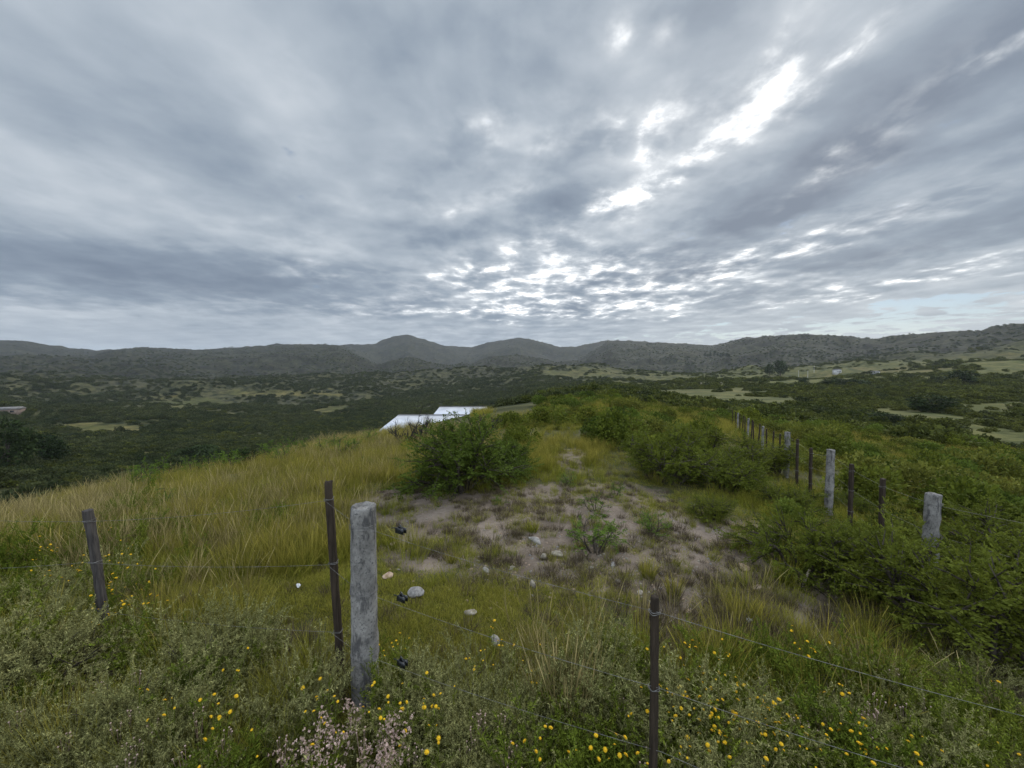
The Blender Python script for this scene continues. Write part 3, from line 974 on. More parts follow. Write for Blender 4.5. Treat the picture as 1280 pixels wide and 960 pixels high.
S_mix = S_mid + S_slope[:3] + S_dark


def mid_shrubs(n, az0, az1, r0, r1, meshes, smin, smax, label, group, sep, zs=(0.85, 1.3), ok=None):
    pts = []
    tries = 0
    while len(pts) < n and tries < 20000:
        tries += 1
        R = (r0 ** 1.6 + random.random() * (r1 ** 1.6 - r0 ** 1.6)) ** (1 / 1.6)
        a = math.radians(random.uniform(az0, az1))
        x, y = R * math.sin(a), R * math.cos(a)
        s = random.uniform(smin, smax)
        if any((x - q[0]) ** 2 + (y - q[1]) ** 2 < (sep * (s + q[2])) ** 2 for q in pts): continue
        off = x - (4.65 + 0.46 * (y - 4.25))
        if -1.5 < off < 0.7 and y < 27:
            if s > 0.75: continue
            s *= 0.55
        z = h1(x, y)
        if ok is not None and not ok(x, y, z, s): continue
        pts.append((x, y, s))
        o = obj('shrub', random.choice(meshes))
        o.location = (x, y, z - 0.06 * s); o.rotation_euler = (0, 0, random.uniform(0, 6.28))
        o.scale = (s, s, s * random.uniform(*zs))
        tag(o, label, 'shrub', group)
    return pts


def ok_mid(x, y, z, s):
    px, py = proj(np.array([x, y, z]))
    if 655 < px < 745 and py > 535: return False        # the open path
    if px < 600 or (px < 650 and math.hypot(x, y) < 17): return False
    top = proj(np.array([x, y, z + s * 0.8]))[1]
    if 600 < px < 675 and top < 509: return False
    return True


pm = mid_shrubs(88, -4, 32, 8.5, 45, S_mix, 0.55, 1.25, 'low green shrub in the thicket on the spur left of the right fence', 'green shrubs on the spur', 0.62, ok=ok_mid)
pm2 = mid_shrubs(125, 30, 61, 6.5, 50, S_mix, 0.5, 1.35, 'low green shrub on the slope beyond the right fence', 'green shrubs beyond the right fence', 0.58)


def ok_left(x, y, z, s):
    if -24 < x < -2 and 40 < y < 85: return False       # the house
    return True


pl = mid_shrubs(50, -60, -4, 60, 150, S_far, 1.6, 3.2, 'dark green shrub in the valley below the left grassy brow', 'dark shrubs below the left brow', 0.6, ok=ok_left)

TRACK = [(604, 518), (610, 514), (618, 509), (626, 506.5), (634, 503), (642, 499.5), (648, 496.5), (656, 493.5)]
# ------------------------------------------------------------------ far scrub: one mass
def far_scrub():
    n = 190000
    r0, r1 = 42.0, 2600.0
    R = np.exp(RNG.uniform(math.log(r0), math.log(r1), n))
    a = np.radians(RNG.uniform(-62, 62, n))
    # per-area density falls as 1/R beyond 130 m
    w = np.minimum(1.0, (R / 190.0) ** 1.0)
    k = RNG.uniform(0, 1, n) < w
    R, a = R[k], a[k]
    x, y = R * np.sin(a), R * np.cos(a)
    z = H(x, y)
    px, py = proj(np.stack([x, y, z], -1))
    d, me, fa, gr = masks(x, y, z)
    cov = fbm(x / 45.0, y / 45.0, 3) * 0.9 + 0.75 * fbm(x / 190.0 + 5, y / 190.0 - 3, 3) * sstep(90, 250, R) + 0.60 - 0.20 * gr - 0.5 * me - 0.22 * sstep(900, 1700, R)
    house = (x > -25) & (x < -1) & (y > 38) & (y < 92)
    line = np.array([at(qx, qy)[:2] for qx, qy in TRACK[1:]])
    tt_ = np.linspace(0, len(line) - 1, 40)
    line = np.stack([np.interp(tt_, np.arange(len(line)), line[:, c]) for c in (0, 1)], -1)
    near_ = (R > 150) & (R < 420) & (np.abs(x) < 60)
    track = np.zeros(len(x), bool)
    ii = np.nonzero(near_)[0]
    dd = np.sqrt(((np.stack([x[ii], y[ii]], -1)[:, None] - line[None]) ** 2).sum(-1)).min(1)
    track[ii] = dd < 6.5
    # the shrubs standing between the eye and the track stay low
    keep = (RNG.uniform(0, 1, len(x)) < cov) & ~house & ~track & (R > 42)
    left_hill = (R < 55) & (px < 620)
    keep &= ~left_hill
    x, y, z, R, gr, px = x[keep], y[keep], z[keep], R[keep], gr[keep], px[keep]
    s = RNG.uniform(0.7, 1.5, len(x)) ** 1.3 * np.clip(0.75 + R / 260.0, 0.8, 2.2)
    right = gr > 0.45
    s = np.where(right, s * np.where(RNG.uniform(0, 1, len(s)) < 0.12, 1.35, 0.78), s)
    zs = s * RNG.uniform(0.6, 0.95, len(x))
    sc = np.stack([s, s, zs], -1)
    P = np.stack([x, y, z - 0.1 * s], -1)
    m = RNG.uniform(0, 1, len(x)) < np.clip(gr * 1.1, 0, 0.9)
    for nm, ms, sel, lab in (('hillside_scrub', S_far, ~m, 'dark green scrub covering the valley and the hills'),
                             ('slope_scrub', S_farg, m, 'lighter green scrub on the right hand slopes')):
        pr = [obj(nm, q, link=False) for q in ms]
        scatter(nm, pr, P[sel], RNG.uniform(0, 6.28, sel.sum()), RNG.normal(0, 0.08, sel.sum()), sc[sel], lab, 'scrub')
    print('far scrub', len(x))


far_scrub()


def near_fill():
    """low scrub filling the slopes between the single shrubs"""
    n = 7000
    R = np.sqrt(RNG.uniform(13.0 ** 2, 75.0 ** 2, n)); a = np.radians(RNG.uniform(-6, 62, n))
    x, y = R * np.sin(a), R * np.cos(a); z = H(x, y)
    px, py = proj(np.stack([x, y, z], -1))
    nz = fbm(x / 6.0, y / 6.0, 3)
    path = (px < 750) & (py > 538)
    leftside = (px < 600) | ((px < 660) & (R < 17))
    d = masks(x, y, z)[0]
    tp = proj(np.stack([x, y, z + 0.6], -1))[1]
    leftside |= (px > 600) & (px < 675) & (tp < 509)
    off = x - (4.65 + 0.46 * (y - 4.25))
    leftside |= (off > -1.4) & (off < 0.7) & (y < 28)
    keep = ~path & ~leftside & (d < 0.2) & (RNG.uniform(0, 1, n) < 0.08 + 1.3 * nz) & ~((px < 900) & (py > 600)) & ~((px > 900) & (R < 10.5) & (px < 1000))
    x, y, z, R = x[keep], y[keep], z[keep], R[keep]
    s = RNG.uniform(0.30, 0.75, len(x)) * np.clip(R / 25, 0.7, 1.6)
    sc = np.stack([s, s, s * RNG.uniform(0.55, 0.9, len(x))], -1)
    pr = [obj('low_scrub', q, link=False) for q in S_slope]
    scatter('low_scrub', pr, np.stack([x, y, z - 0.05], -1), RNG.uniform(0, 6.28, len(x)), RNG.normal(0, 0.1, len(x)), sc, 'low green scrub filling the slopes on both sides of the right fence', 'scrub')


near_fill()


def slope_grass():
    n = 30000
    R = np.sqrt(RNG.uniform(8.5 ** 2, 62.0 ** 2, n)); a = np.radians(RNG.uniform(-9, 62, n))
    x, y = R * np.sin(a), R * np.cos(a); z = H(x, y)
    px, py = proj(np.stack([x, y, z], -1))
    d, me, fa, gr = masks(x, y, z)
    nz = fbm(x / 5.0 + 3, y / 5.0, 3)
    keep = (d < 0.3) & ~((px < 590)) & (RNG.uniform(0, 1, n) < 0.55 + 0.9 * nz)
    house = (x > -25) & (x < -1) & (y > 45)
    tp = proj(np.stack([x, y, z + 0.5], -1))[1]
    keep &= ~house & ~((px > 596) & (px < 680) & (R > 16) & (tp < 509))
    x, y, z, nz = x[keep], y[keep], z[keep], nz[keep]
    yel = RNG.uniform(0, 1, len(x)) < 0.45 - 0.6 * nz
    for nm, pr, sel, lab in (('slope_grass', P_green, ~yel, 'green grass between the shrubs on the spur and the right slope'),
                             ('dry_slope_grass', P_yellow, yel, 'yellowing grass between the shrubs on the spur and the right slope')):
        m = int(sel.sum()); R_ = np.hypot(x[sel], y[sel])
        s = RNG.uniform(0.7, 1.2, m) * np.clip(R_ / 20, 0.8, 1.7)
        src = [obj(nm, q.data, link=False) for q in pr]
        scatter(nm, src, np.stack([x[sel], y[sel], z[sel]], -1), RNG.uniform(0, 6.28, m), RNG.normal(0, 0.15, m), s, lab, 'grass')


slope_grass()


# ------------------------------------------------------------------ fences
def rough_post(w0, w1, h, kind, seed, lean=(0, 0), sides=20, rings=26, rough=0.006):
    """upright post mesh: round or squared section, chipped top, uneven faces"""
    rng = np.random.default_rng(seed)
    zz = np.concatenate([[-0.3], np.linspace(-0.05, h - 0.012, rings), [h - 0.004, h]])
    rad = np.interp(zz, [0, h], [w0, w1]) / 2
    rad[-2] *= 0.985; rad[-1] *= 0.90
    a = np.arange(sides) / sides * 2 * PI + (PI / sides)
    if kind == 'round':
        prof = np.ones(sides)
    else:
        prof = np.minimum(1 / np.maximum(np.abs(np.cos(a)), 1e-6), 1 / np.maximum(np.abs(np.sin(a)), 1e-6))
        prof = np.minimum(prof, 1.30)
    nz = rng.normal(0, 1, (len(zz), sides))
    nz = (nz + np.roll(nz, 1, 0) + np.roll(nz, 1, 1)) / 3
    rr = rad[:, None] * prof[None] + nz * rough
    t = np.clip(zz / h, 0, 1)
    wob = 0.25 * rough * np.cumsum(rng.normal(0, 1, (len(zz), 2)), 0)
    x = rr * np.cos(a)[None] + lean[0] * t[:, None] + wob[:, :1]
    y = rr * np.sin(a)[None] + lean[1] * t[:, None] + wob[:, 1:]
    V = np.stack([x, y, np.broadcast_to(zz[:, None], x.shape) + np.where(zz[:, None] > h - 0.02, rng.normal(0, 0.003, x.shape), 0)], -1)
    k = len(zz); idx = np.arange(k * sides).reshape(k, sides); nx = np.roll(idx, -1, 1)
    F = np.stack([idx[:-1], nx[:-1], nx[1:], idx[1:]], -1).reshape(-1, 4)
    V = V.reshape(-1, 3)
    g = Geo(); g.add(V, F)
    topc = V[idx[-1]].mean(0)
    if kind == 'round':
        inner = topc + (V[idx[-1]] - topc) * 0.72 - np.array([0, 0, 0.012])
        n0 = g.n
        g.V.append(inner); g.n += sides
        ii = np.arange(sides) + n0
        g.F4.append(np.stack([idx[-1], nx[-1], np.roll(ii, -1), ii], -1))
        g.V.append((inner.mean(0) - np.array([0, 0, 0.006]))[None]); g.n += 1
        g.F3.append(np.stack([ii, np.roll(ii, -1), np.full(sides, g.n - 1)], -1))
    else:
        g.V.append(topc[None]); g.n += 1
        g.F3.append(np.stack([idx[-1], nx[-1], np.full(sides, g.n - 1)], -1))
    return g


def tie_geo(radius, z, c=(0, 0), square=False, turns=2, seed=0):
    g = Geo()
    n = 22 * turns
    a = np.linspace(0, 2 * PI * turns, n)
    r = radius * (np.minimum(np.minimum(1 / np.maximum(np.abs(np.cos(a)), 1e-6), 1 / np.maximum(np.abs(np.sin(a)), 1e-6)), 1.3) if square else 1)
    P = np.stack([c[0] + r * np.cos(a), c[1] + r * np.sin(a), z + 0.008 * np.sin(a * 0.5 + seed) + np.linspace(0, 0.012, n)], -1)
    g.tube(P, 0.0017, 4)
    return g


def post(name, label, cat, p, w0, w1, h, kind, mat, lean, seed, ties=(), group=None, rough=0.006, rz=0.0):
    o = thing(name, label, cat, p, rz, group)
    obj('shaft', rough_post(w0, w1, h, kind, seed, lean, 20 if kind == 'round' else 16, 26, rough).mesh('shaft', mat, kind == 'round'), o)
    for i, tz in enumerate(ties):
        t = tz / h
        obj('wire_tie', tie_geo(np.interp(t, [0, 1], [w0, w1]) / 2 + 0.004, tz, (lean[0] * t, lean[1] * t), kind != 'round', 2, seed + i).mesh('wire_tie', M['wire']), o)
    return o


def base_at(px, Y):
    x = (px - 640) / FPX * Y
    return np.array([x, Y, h1(x, Y)])


def ztop(px, py, Y):
    d = ray(px, py); return EYE + d[2] * (Y / d[1])


# near fence
pc = base_at(449, 2.52); hc = ztop(449, 632, 2.52) - pc[2]
pA = base_at(418, 2.62); hA = ztop(410, 603, 2.62) - pA[2]
pL = base_at(116, 3.02); hL = ztop(105, 638, 3.02) - pL[2]
pR = base_at(827, 1.62); hR = ztop(819, 745, 1.62) - pR[2]
print('posts', pc, hc, pA, hA, pL, hL, pR, hR)
tc_ = [ztop(452, v, 2.52) - pc[2] for v in (657, 738, 816)]
post('concrete_post', 'round weathered grey concrete post of the near fence', 'fence post', pc, 0.178, 0.156, hc, 'round', M['concrete'], (0.005, 0), 3, tc_, rough=0.0035)
tA = [ztop(410, v, 2.62) - pA[2] for v in (626, 705, 790)]
post('wooden_post', 'tall thin dark wooden post leaning left beside the round concrete post', 'fence post', pA, 0.046, 0.046, hA, 'square', M['wood_dark'], (-(418 - 405) / FPX * 2.62, 0.03), 4, tA, rough=0.002, rz=0.1)
tL = [ztop(110, v, 3.02) - pL[2] for v in (652, 703, 760)]
post('wooden_post', 'leaning grey wooden post at the left edge among flowers', 'fence post', pL, 0.050, 0.054, hL, 'square', M['wood_grey'], (-(116 - 98) / FPX * 3.02, 0.0), 5, tL, rough=0.003, rz=-0.1)
tR = [ztop(820, v, 1.62) - pR[2] for v in (766, 861)]
post('wooden_post', 'dark wooden post in front at the lower right beside the yellow flowers', 'fence post', pR, 0.030, 0.030, hR, 'square', M['wood_dark'], (-0.012, 0.0), 6, tR, rough=0.0015, rz=0.15)

def wire(pts, name, label, cat='wire', r=0.0016, sag=0.012, group=None, loc=None):
    g = Geo(); P = []
    for a, b in zip(pts[:-1], pts[1:]):
        a, b = np.asarray(a, float), np.asarray(b, float)
        t = np.linspace(0, 1, 14)[:-1]
        q = a + (b - a) * t[:, None]
        q[:, 2] -= sag * np.linalg.norm(b - a) * 4 * t * (1 - t)
        P.append(q)
    P.append(np.asarray(pts[-1], float)[None]); P = np.concatenate(P)
    g.tube(P, r, 4)
    c = P[0].copy()
    g.V = [v - c for v in g.V]
    o = obj(name, g.mesh('wire', M['wire'])); o.location = c
    return tag(o, label, cat, group)


def wp(px, py, Y):
    d = ray(px, py); t = Y / d[1]
    return np.array([d[0] * t, Y, EYE + d[2] * t])


for i, (a, b, c, d, e, f) in enumerate([((-160, 640), (104, 652), (406, 626), (449, 657), (825, 766), (1420, 930)),
                                        ((-160, 712), (107, 703), (409, 706), (449, 738), (826, 861), (1300, 1010)),
                                        ((-160, 790), (111, 762), (413, 790), (449, 816), (827, 940), (1200, 1090))]):
    wire([wp(*a, 3.3), wp(*b, 3.02 - 0.04), wp(*c, 2.62 - 0.035), wp(*d, 2.52 - 0.09), wp(*e, 1.62 - 0.025), wp(*f, 1.2)], 'fence_wire',
         ['topmost wire of the near fence', 'middle wire of the near fence', 'lowest wire of the near fence'][i] + ' running past the round concrete post',
         r=0.0010)


def tensioner(p, rz, label):
    o = thing('wire_tensioner', label, 'tensioner', p, rz, 'wire tensioners by the concrete post')
    g = Geo()
    g.box((0, 0.012, 0), (0.032, 0.003, 0.016)); g.box((0, -0.012, 0), (0.032, 0.003, 0.016)); g.box((-0.031, 0, 0), (0.003, 0.013, 0.012))
    obj('bracket', g.mesh('bracket', M['black']), o)
    g = Geo(); g.tube([[0.008, -0.02, 0], [0.008, 0.02, 0]], 0.013, 10); g.tube([[0.008, 0.02, 0], [0.008, 0.034, 0]], 0.006, 6)
    obj('spool', g.mesh('spool', M['black']), o)
    g = Geo(); g.tube([[0.008, 0.0, 0.012], [0.0, 0.0, 0.03], [-0.02, 0.004, 0.034]], 0.004, 5)
    g.tube([[-0.03, 0, 0], [-0.055, 0, 0.004], [-0.075, 0.0, 0.0]], 0.003, 5)
    obj('pawl', g.mesh('pawl', M['black']), o)
    return o


w_dir = math.atan2(1.62 - 2.52, pR[0] - pc[0])
for i, (px, py, lab) in enumerate([(501, 663, 'black ratchet tensioner on the topmost wire right of the concrete post'), (503, 748, 'black ratchet tensioner on the middle wire beside the grey boulder'),
                                   (503, 829, 'black ratchet tensioner on the lowest wire among the flowers')]):
    tensioner(tuple(wp(px, py, 2.36)), w_dir, lab)

# right fence (runs away down the slope)
def line_Y(px):      # depth of the fence line at a picture column
    u = (px - 640) / FPX
    return (4.65 - 0.46 * 4.25) / (u - 0.46)


rf = [(1176, 617, 'c', 'square weathered concrete post of the right fence, the nearest one'),
      (1111, 598, 'w', 'dark wooden fence stake of the right fence, second from the nearest concrete post'),
      (1071, 580, 'w', 'dark wooden fence stake just right of the middle concrete post of the right fence'),
      (1042, 562, 'c', 'middle concrete post of the right fence'),
      (1019, 560, 'w', 'short dark stake left of the middle concrete post of the right fence'),
      (1001, 549, 'w', 'thin dark stake right of the pale tall post of the right fence'),
      (987, 540, 'c', 'pale tall concrete post of the right fence, third from the front')]
tops = []
for i, (px, py, k, lab) in enumerate(rf):
    Y = line_Y(px); b = base_at(px, Y); h = ztop(px, py, Y) - b[2]
    zt = ztop(px, py, Y)
    tops.append((px, Y, zt))
    h = max(h, 1.0); b[2] = zt - h
    ties = [h - 0.12, h - 0.45, h - 0.8]
    if k == 'c':
        post('concrete_post', lab, 'fence post', b, 0.118, 0.112, h, 'square', M['concrete'], (0.01 * (i % 2), 0), 20 + i, ties, rough=0.005, rz=0.35)
    else:
        post('wooden_post', lab, 'fence post', b, 0.058, 0.054, h, 'square', M['wood_dark'], (-0.02, 0), 20 + i, ties, rough=0.003, rz=0.3)
me_far = {k: rough_post(0.085 if k == 'c' else 0.05, 0.08 if k == 'c' else 0.045, 1.35, 'square', 77, (0, 0), 8, 6, 0.004).mesh('shaft', M['concrete'] if k == 'c' else M['wood_dark']) for k in 'cw'}
for i, px in enumerate((977, 969, 962, 956, 950, 945, 941, 937, 933.5, 930, 927, 924, 921, 918, 916)):
    Y = line_Y(px); b = base_at(px, Y)
    o = obj('concrete_post' if i % 4 == 3 else 'wooden_post', me_far['c' if i % 4 == 3 else 'w'])
    zt = np.interp(px, [916, 930, 945, 965, 987], [510, 517, 524, 534, 542])
    zt = ztop(px, zt, Y) - 0.1
    b[2] = min(max(zt - 1.35, b[2] - 0.5), b[2] + 0.35)
    o.location = b; o.rotation_euler = (random.uniform(-.05, .05), random.uniform(-.05, .05), 0.4)
    tag(o, 'pale concrete post in the far run of the right fence' if i % 4 == 3 else 'small dark stake in the far run of the right fence', 'fence post', 'far concrete posts of the right fence' if i % 4 == 3 else 'far stakes of the right fence')
    tops.append((px, Y, b[2] + 1.35))
for k, dz in enumerate((0.12, 0.45, 0.8)):
    pts = [wp(1420, 680 + 60 * k, 2.6)] + [np.array([(px - 640) / FPX * Y, Y - 0.06, zt - dz]) for px, Y, zt in tops]
    wire(pts, 'fence_wire', ['topmost', 'middle', 'lowest'][k] + ' wire of the right fence running away down the slope', r=0.0013, sag=0.004)

# ------------------------------------------------------------------ rocks, sticks, litter
RK = [(521, 746, 0.066, 'rock_grey', (1.1, 0.8, 0.68), 'rounded grey boulder on the grass beside the black tensioner'),
      (485, 722, 0.05, 'rock_tan', (1.25, 0.8, 0.42), 'flat tan stone just right of the concrete post'),
      (696, 696, 0.062, 'rock_pale', (1.0, 0.7, 0.55), 'blocky pale stone in front of the lone sapling, the bigger of two'),
      (680, 699, 0.045, 'rock_pale', (0.8, 0.7, 0.8), 'smaller pale stone left of the blocky pale stone'),
      (666, 735, 0.038, 'rock_pale', (0.8, 0.6, 1.0), 'pointed pale stone standing upright where dirt meets grass'),
      (588, 768, 0.040, 'rock_pale', (1.2, 0.8, 0.55), 'pale wedge stone lying on the green grass'),
      (619, 803, 0.045, 'rock_grey', (1.2, 0.8, 0.5), 'low grey stone sunk in the grass under the near fence wire'),
      (498, 713, 0.016, 'rock_pale', (1.2, 0.8, 0.6), 'tiny white stone behind the flat tan stone'),
      (493, 681, 0.042, 'rock_tan', (1.5, 0.8, 0.5), 'small tan stone on the dirt right of the concrete post top'),
      (669, 677, 0.06, 'rock_grey', (1.6, 0.8, 0.35), 'flat grey slab on the dirt left of the sapling'),
      (858, 766, 0.03, 'rock_tan', (1.4, 0.9, 0.45), 'orange tan stone right of the front wooden post top'),
      (930, 712, 0.055, 'rock_tan', (1.4, 0.9, 0.5), 'reddish tan stone at the right rim of the dirt'),
      (739, 711, 0.03, 'rock_pale', (1.1, 0.8, 0.5), 'small pale stone in the gravel in front of the sapling'),
      (766, 707, 0.033, 'rock_grey', (1.3, 0.8, 0.5), 'small grey stone in the gravel right of the sapling foot'),
      (773, 728, 0.03, 'rock_pale', (1.0, 0.8, 0.6), 'small white stone low in the gravel'),
      (641, 710, 0.025, 'rock_pale', (1.2, 0.8, 0.5), 'pale pebble on the dirt left of centre'),
      (608, 714, 0.035, 'rock_grey', (1.7, 0.8, 0.4), 'thin grey stone on the dirt edge left of centre'),
      (945, 737, 0.05, 'rock_tan', (1.3, 0.9, 0.5), 'pinkish stone beside the shrubs right of the dirt'),
      (800, 742, 0.03, 'rock_pale', (1.2, 0.8, 0.5), 'pale stone lying just behind the front wooden post top')]
for i, (px, py, s, mk, sc, lab) in enumerate(RK):
    p = at(px, py)
    o = obj('boulder' if i == 0 else 'stone', make_rock(200 + i, M[mk], tuple(1.25 * s * v for v in sc), 'stone', 3))
    if i == 0: o.data.polygons.foreach_set('use_smooth', np.ones(len(o.data.polygons), bool))
    o.location = (p[0], p[1], p[2] + s * sc[2] * 0.95); o.rotation_euler = (0.1, 0.05, i * 1.3)
    tag(o, lab, 'stone')


def stick(pix, mat, r, label, Ybase):
    g = Geo()
    P = []
    for px, py, up, dy in pix:
        q = wp(px, py, Ybase + dy); P.append(q)
    P = np.array(P)
    t = np.linspace(0, len(P) - 1, 12)
    P = np.stack([np.interp(t, np.arange(len(P)), P[:, k]) for k in range(3)], -1)
    for _ in range(2): P[1:-1] = (P[:-2] + 2 * P[1:-1] + P[2:]) / 4
    c = P[0].copy()
    g.tube(P - c, np.linspace(r, r * 0.7, 12), 6)
    o = obj('stick', g.mesh('stick', mat, True)); o.location = c
    return tag(o, label, 'stick')


y1 = at(1004, 733)[1]
stick([(1004, 733, 0, 0), (1007, 722, 0, 0), (1012, 712, 0, 0.05)], M['stick_pale'], 0.018, 'short straight pale stick sticking up before the flat topped shrub', y1 - 0.02)
y2 = at(1058, 745)[1]
stick([(1058, 730, 0, 0), (1062, 721, 0, 0), (1068, 715, 0, 0), (1079, 712, 0, 0)], M['stick_pale'], 0.016, 'bent pale stick hooked out of the shrub shadow', y2 - 0.05)
y3 = at(1020, 765)[1]
stick([(1016, 763, 0, 0), (1022, 765, 0, 0), (1030, 767, 0, 0), (1037, 761, 0, 0)], M['stick_dark'], 0.016, 'dark twisted stick lying on the ground below the pale sticks', y3)


def litter(px, py, s, label):
    p = at(px, py)
    rng = np.random.default_rng(int(px))
    n = 7
    u, v = np.meshgrid(np.linspace(-1, 1, n), np.linspace(-1, 1, n), indexing='ij')
    z = 0.35 * rng.normal(0, 1, (n, n)); z = (z + np.roll(z, 1, 0) + np.roll(z, 1, 1)) / 2
    top = np.stack([u, v * 0.6, z + 0.5], -1).reshape(-1, 3) * s
    idx = np.arange(n * n).reshape(n, n)
    F = np.stack([idx[:-1, :-1], idx[1:, :-1], idx[1:, 1:], idx[:-1, 1:]], -1).reshape(-1, 4)
    o = obj('crumpled_litter', mesh_np('litter', top, F, M['litter'], True))
    md = o.modifiers.new('thick', 'SOLIDIFY'); md.thickness = 0.004
    o.location = (p[0], p[1], p[2] + 0.05); o.rotation_euler = (0, 0, px)
    tag(o, label, 'litter')


litter(373, 739, 0.026, 'white scrap of litter on the green lawn left of the wooden post')
litter(937, 783, 0.032, 'crumpled white litter among the grass on the right')

# bare burnt shrubs before the roof
def bare(seed, px, py, h, w, label, Y):
    rng = np.random.default_rng(seed); g = Geo()

    def grow(p, d, L, r, lev):
        t = np.linspace(0, 1, 4)
        P = p + d[None] * L * t[:, None] + rng.normal(0, 0.06 * L, (4, 3)) * t[:, None]
        g.tube(P, np.linspace(r, r * 0.6, 4), 4)
        if lev == 0: return
        for _ in range(rng.integers(2, 5)):
            k = rng.integers(1, 4)
            dd = d + rng.normal(0, 0.55, 3); dd[2] = abs(dd[2]) + 0.1; dd /= np.linalg.norm(dd)
            grow(P[k], dd, L * rng.uniform(0.5, 0.75), r * 0.6, lev - 1)
    for i in range(6):
        a = rng.uniform(0, 2 * PI)
        d = np.array([math.cos(a) * w, math.sin(a) * w, 1.0]); d /= np.linalg.norm(d)
        grow(np.zeros(3), d, h * 0.5, 0.02, 3)
    p = base_at(px, Y)
    o = obj('bare_shrub', g.mesh('bare_shrub', M['bark_burnt'])); o.location = p
    tag(o, label, 'bare shrub')


bare(1, 503, 541, 0.95, 0.9, 'leafless blackened shrub before the left half of the white roof', 13.0)
bare(2, 528, 541, 1.1, 0.6, 'taller leafless blackened shrub between the roof and the big bush', 13.0)
bare(3, 612, 530, 1.0, 0.5, 'thin leafless shrub rising above the right side of the big bush', 15.0)

# ------------------------------------------------------------------ flowers
def flower_head(seed, s=0.013):
    rng = np.random.default_rng(seed); g = Geo()
    n = 11
    for ring, (nn, rr, zz) in enumerate(((11, 1.0, 0.0), (8, 0.72, 0.25))):
        a = np.arange(nn) / nn * 2 * PI + ring * 0.3
        for ai in a:
            c, sn = math.cos(ai), math.sin(ai)
            w = 0.28
            V = np.array([[0.15 * c, 0.15 * sn, zz], [0.6 * rr * c - w * sn, 0.6 * rr * sn + w * c, zz + 0.12], [rr * c, rr * sn, zz + rng.uniform(-.1, .15)],
                          [0.6 * rr * c + w * sn, 0.6 * rr * sn - w * c, zz + 0.12]]) * s
            g.add(V, np.array([[0, 1, 2, 3]]), var=rng.uniform(0, 1))
    return g.mesh('flower_head', M['petal'])


def disc_mesh(s=0.013):
    g = Geo()
    P = [[0, 0, 0.22 * s], [0, 0, 0.38 * s], [0, 0, 0.48 * s]]
    g.tube(P, np.array([0.42, 0.36, 0.12]) * s, 9)
    return g.mesh('centre', M['disc'], True)


FH = [flower_head(i) for i in range(3)]; FD = disc_mesh()


def flower_plant(kind_seed, heads):
    """stems and leaves reaching the given head positions (relative to the foot)"""
    rng = np.random.default_rng(kind_seed); g = Geo()
    for hp in heads:
        hp = np.asarray(hp)
        t = np.linspace(0, 1, 5)
        mid = np.array([hp[0] * 0.35, hp[1] * 0.35, hp[2] * 0.55])
        P = ((1 - t) ** 2)[:, None] * np.array([0, 0, -0.02]) + (2 * t * (1 - t))[:, None] * mid + (t ** 2)[:, None] * hp
        g.tube(P, np.linspace(0.0028, 0.0016, 5), 4, cap=False, var=0.3)
        nl = 16
        s = rng.uniform(0.05, 0.85, nl)
        Q = np.stack([np.interp(s, t, P[:, c]) for c in range(3)], -1)
        D = rng.normal(0, 1, (nl, 3)); D[:, 2] = np.abs(D[:, 2]) * 0.6
        leaflets(g, rng, Q, D, 0.036, 0.16)
    return g.mesh('stem', M['h_green'])


FK = []
for i in range(9):
    rng = np.random.default_rng(900 + i)
    nh = [1, 1, 2, 3, 2, 4, 3, 1, 5][i]
    hs = [np.array([rng.normal(0, 0.055), rng.normal(0, 0.055), 0.40 * rng.uniform(0.82, 1.08)]) for _ in range(nh)]
    FK.append((flower_plant(i, hs), hs))
NFL = 0


def flower(px, py, label, group, up=0.38, big=1.0, small=False):
    global NFL
    p = at(px, py, up)
    k = RNG.integers(0, len(FK))
    if small and len(FK[k][1]) < 3: k = 5
    st, hs = FK[k]
    o = thing('yellow_flower', label, 'flower', (p[0], p[1], p[2]), RNG.uniform(0, 6.28), group)
    o.scale = (1, 1, up / 0.40)
    obj('stem', st, o)
    for j, hp in enumerate(hs):
        f = obj('flower_head', FH[(k + j) % 3], o); f.location = hp
        s_ = big * RNG.uniform(0.4, 1.05)
        f.scale = (s_, s_, s_ / (up / 0.40))
        f.rotation_euler = (RNG.uniform(0.1, 0.9), RNG.normal(0, 0.3), RNG.uniform(0, 6.28))
        obj('centre', FD, f)
    NFL += 1


def cluster(n, cx, cy, sx, sy, label, group, **kw):
    for _ in range(n):
        while True:
            px, py = RNG.normal(cx, sx), RNG.normal(cy, sy)
            if py < 985: break
        flower(px, py, label, group, **kw)


cluster(34, 880, 858, 32, 32, 'yellow daisy like flower in the dense patch right of the front wooden post', 'dense yellow flowers right of the front post')
cluster(30, 960, 900, 60, 35, 'yellow flower in the loose patch at the bottom right', 'yellow flowers at the bottom right')
cluster(18, 1120, 915, 80, 28, 'scattered yellow flower near the lower right corner', 'yellow flowers near the lower right corner')
cluster(9, 985, 800, 60, 18, 'yellow flower in the grass behind the right stretch of the near fence', 'yellow flowers behind the fence wire')
cluster(10, 660, 815, 30, 22, 'yellow flower in front of the lawn left of the dry tussock', 'yellow flowers left of the dry tussock', up=0.25)
cluster(14, 515, 880, 24, 25, 'yellow flower right of the foot of the concrete post', 'yellow flowers right of the concrete post')
cluster(6, 500, 800, 14, 10, 'small yellow flower on the grass right of the concrete post', 'small yellow flowers by the lawn', up=0.25, big=0.8)
cluster(12, 300, 905, 75, 32, 'yellow flower among grey herbs at the bottom left', 'yellow flowers at the bottom left')
cluster(6, 395, 855, 15, 12, 'yellow flower at the foot of the thin wooden post', 'yellow flowers by the thin post')
cluster(20, 150, 715, 32, 28, 'yellow flower in the green herbs behind the leaning left post', 'yellow flowers behind the left post', small=True)
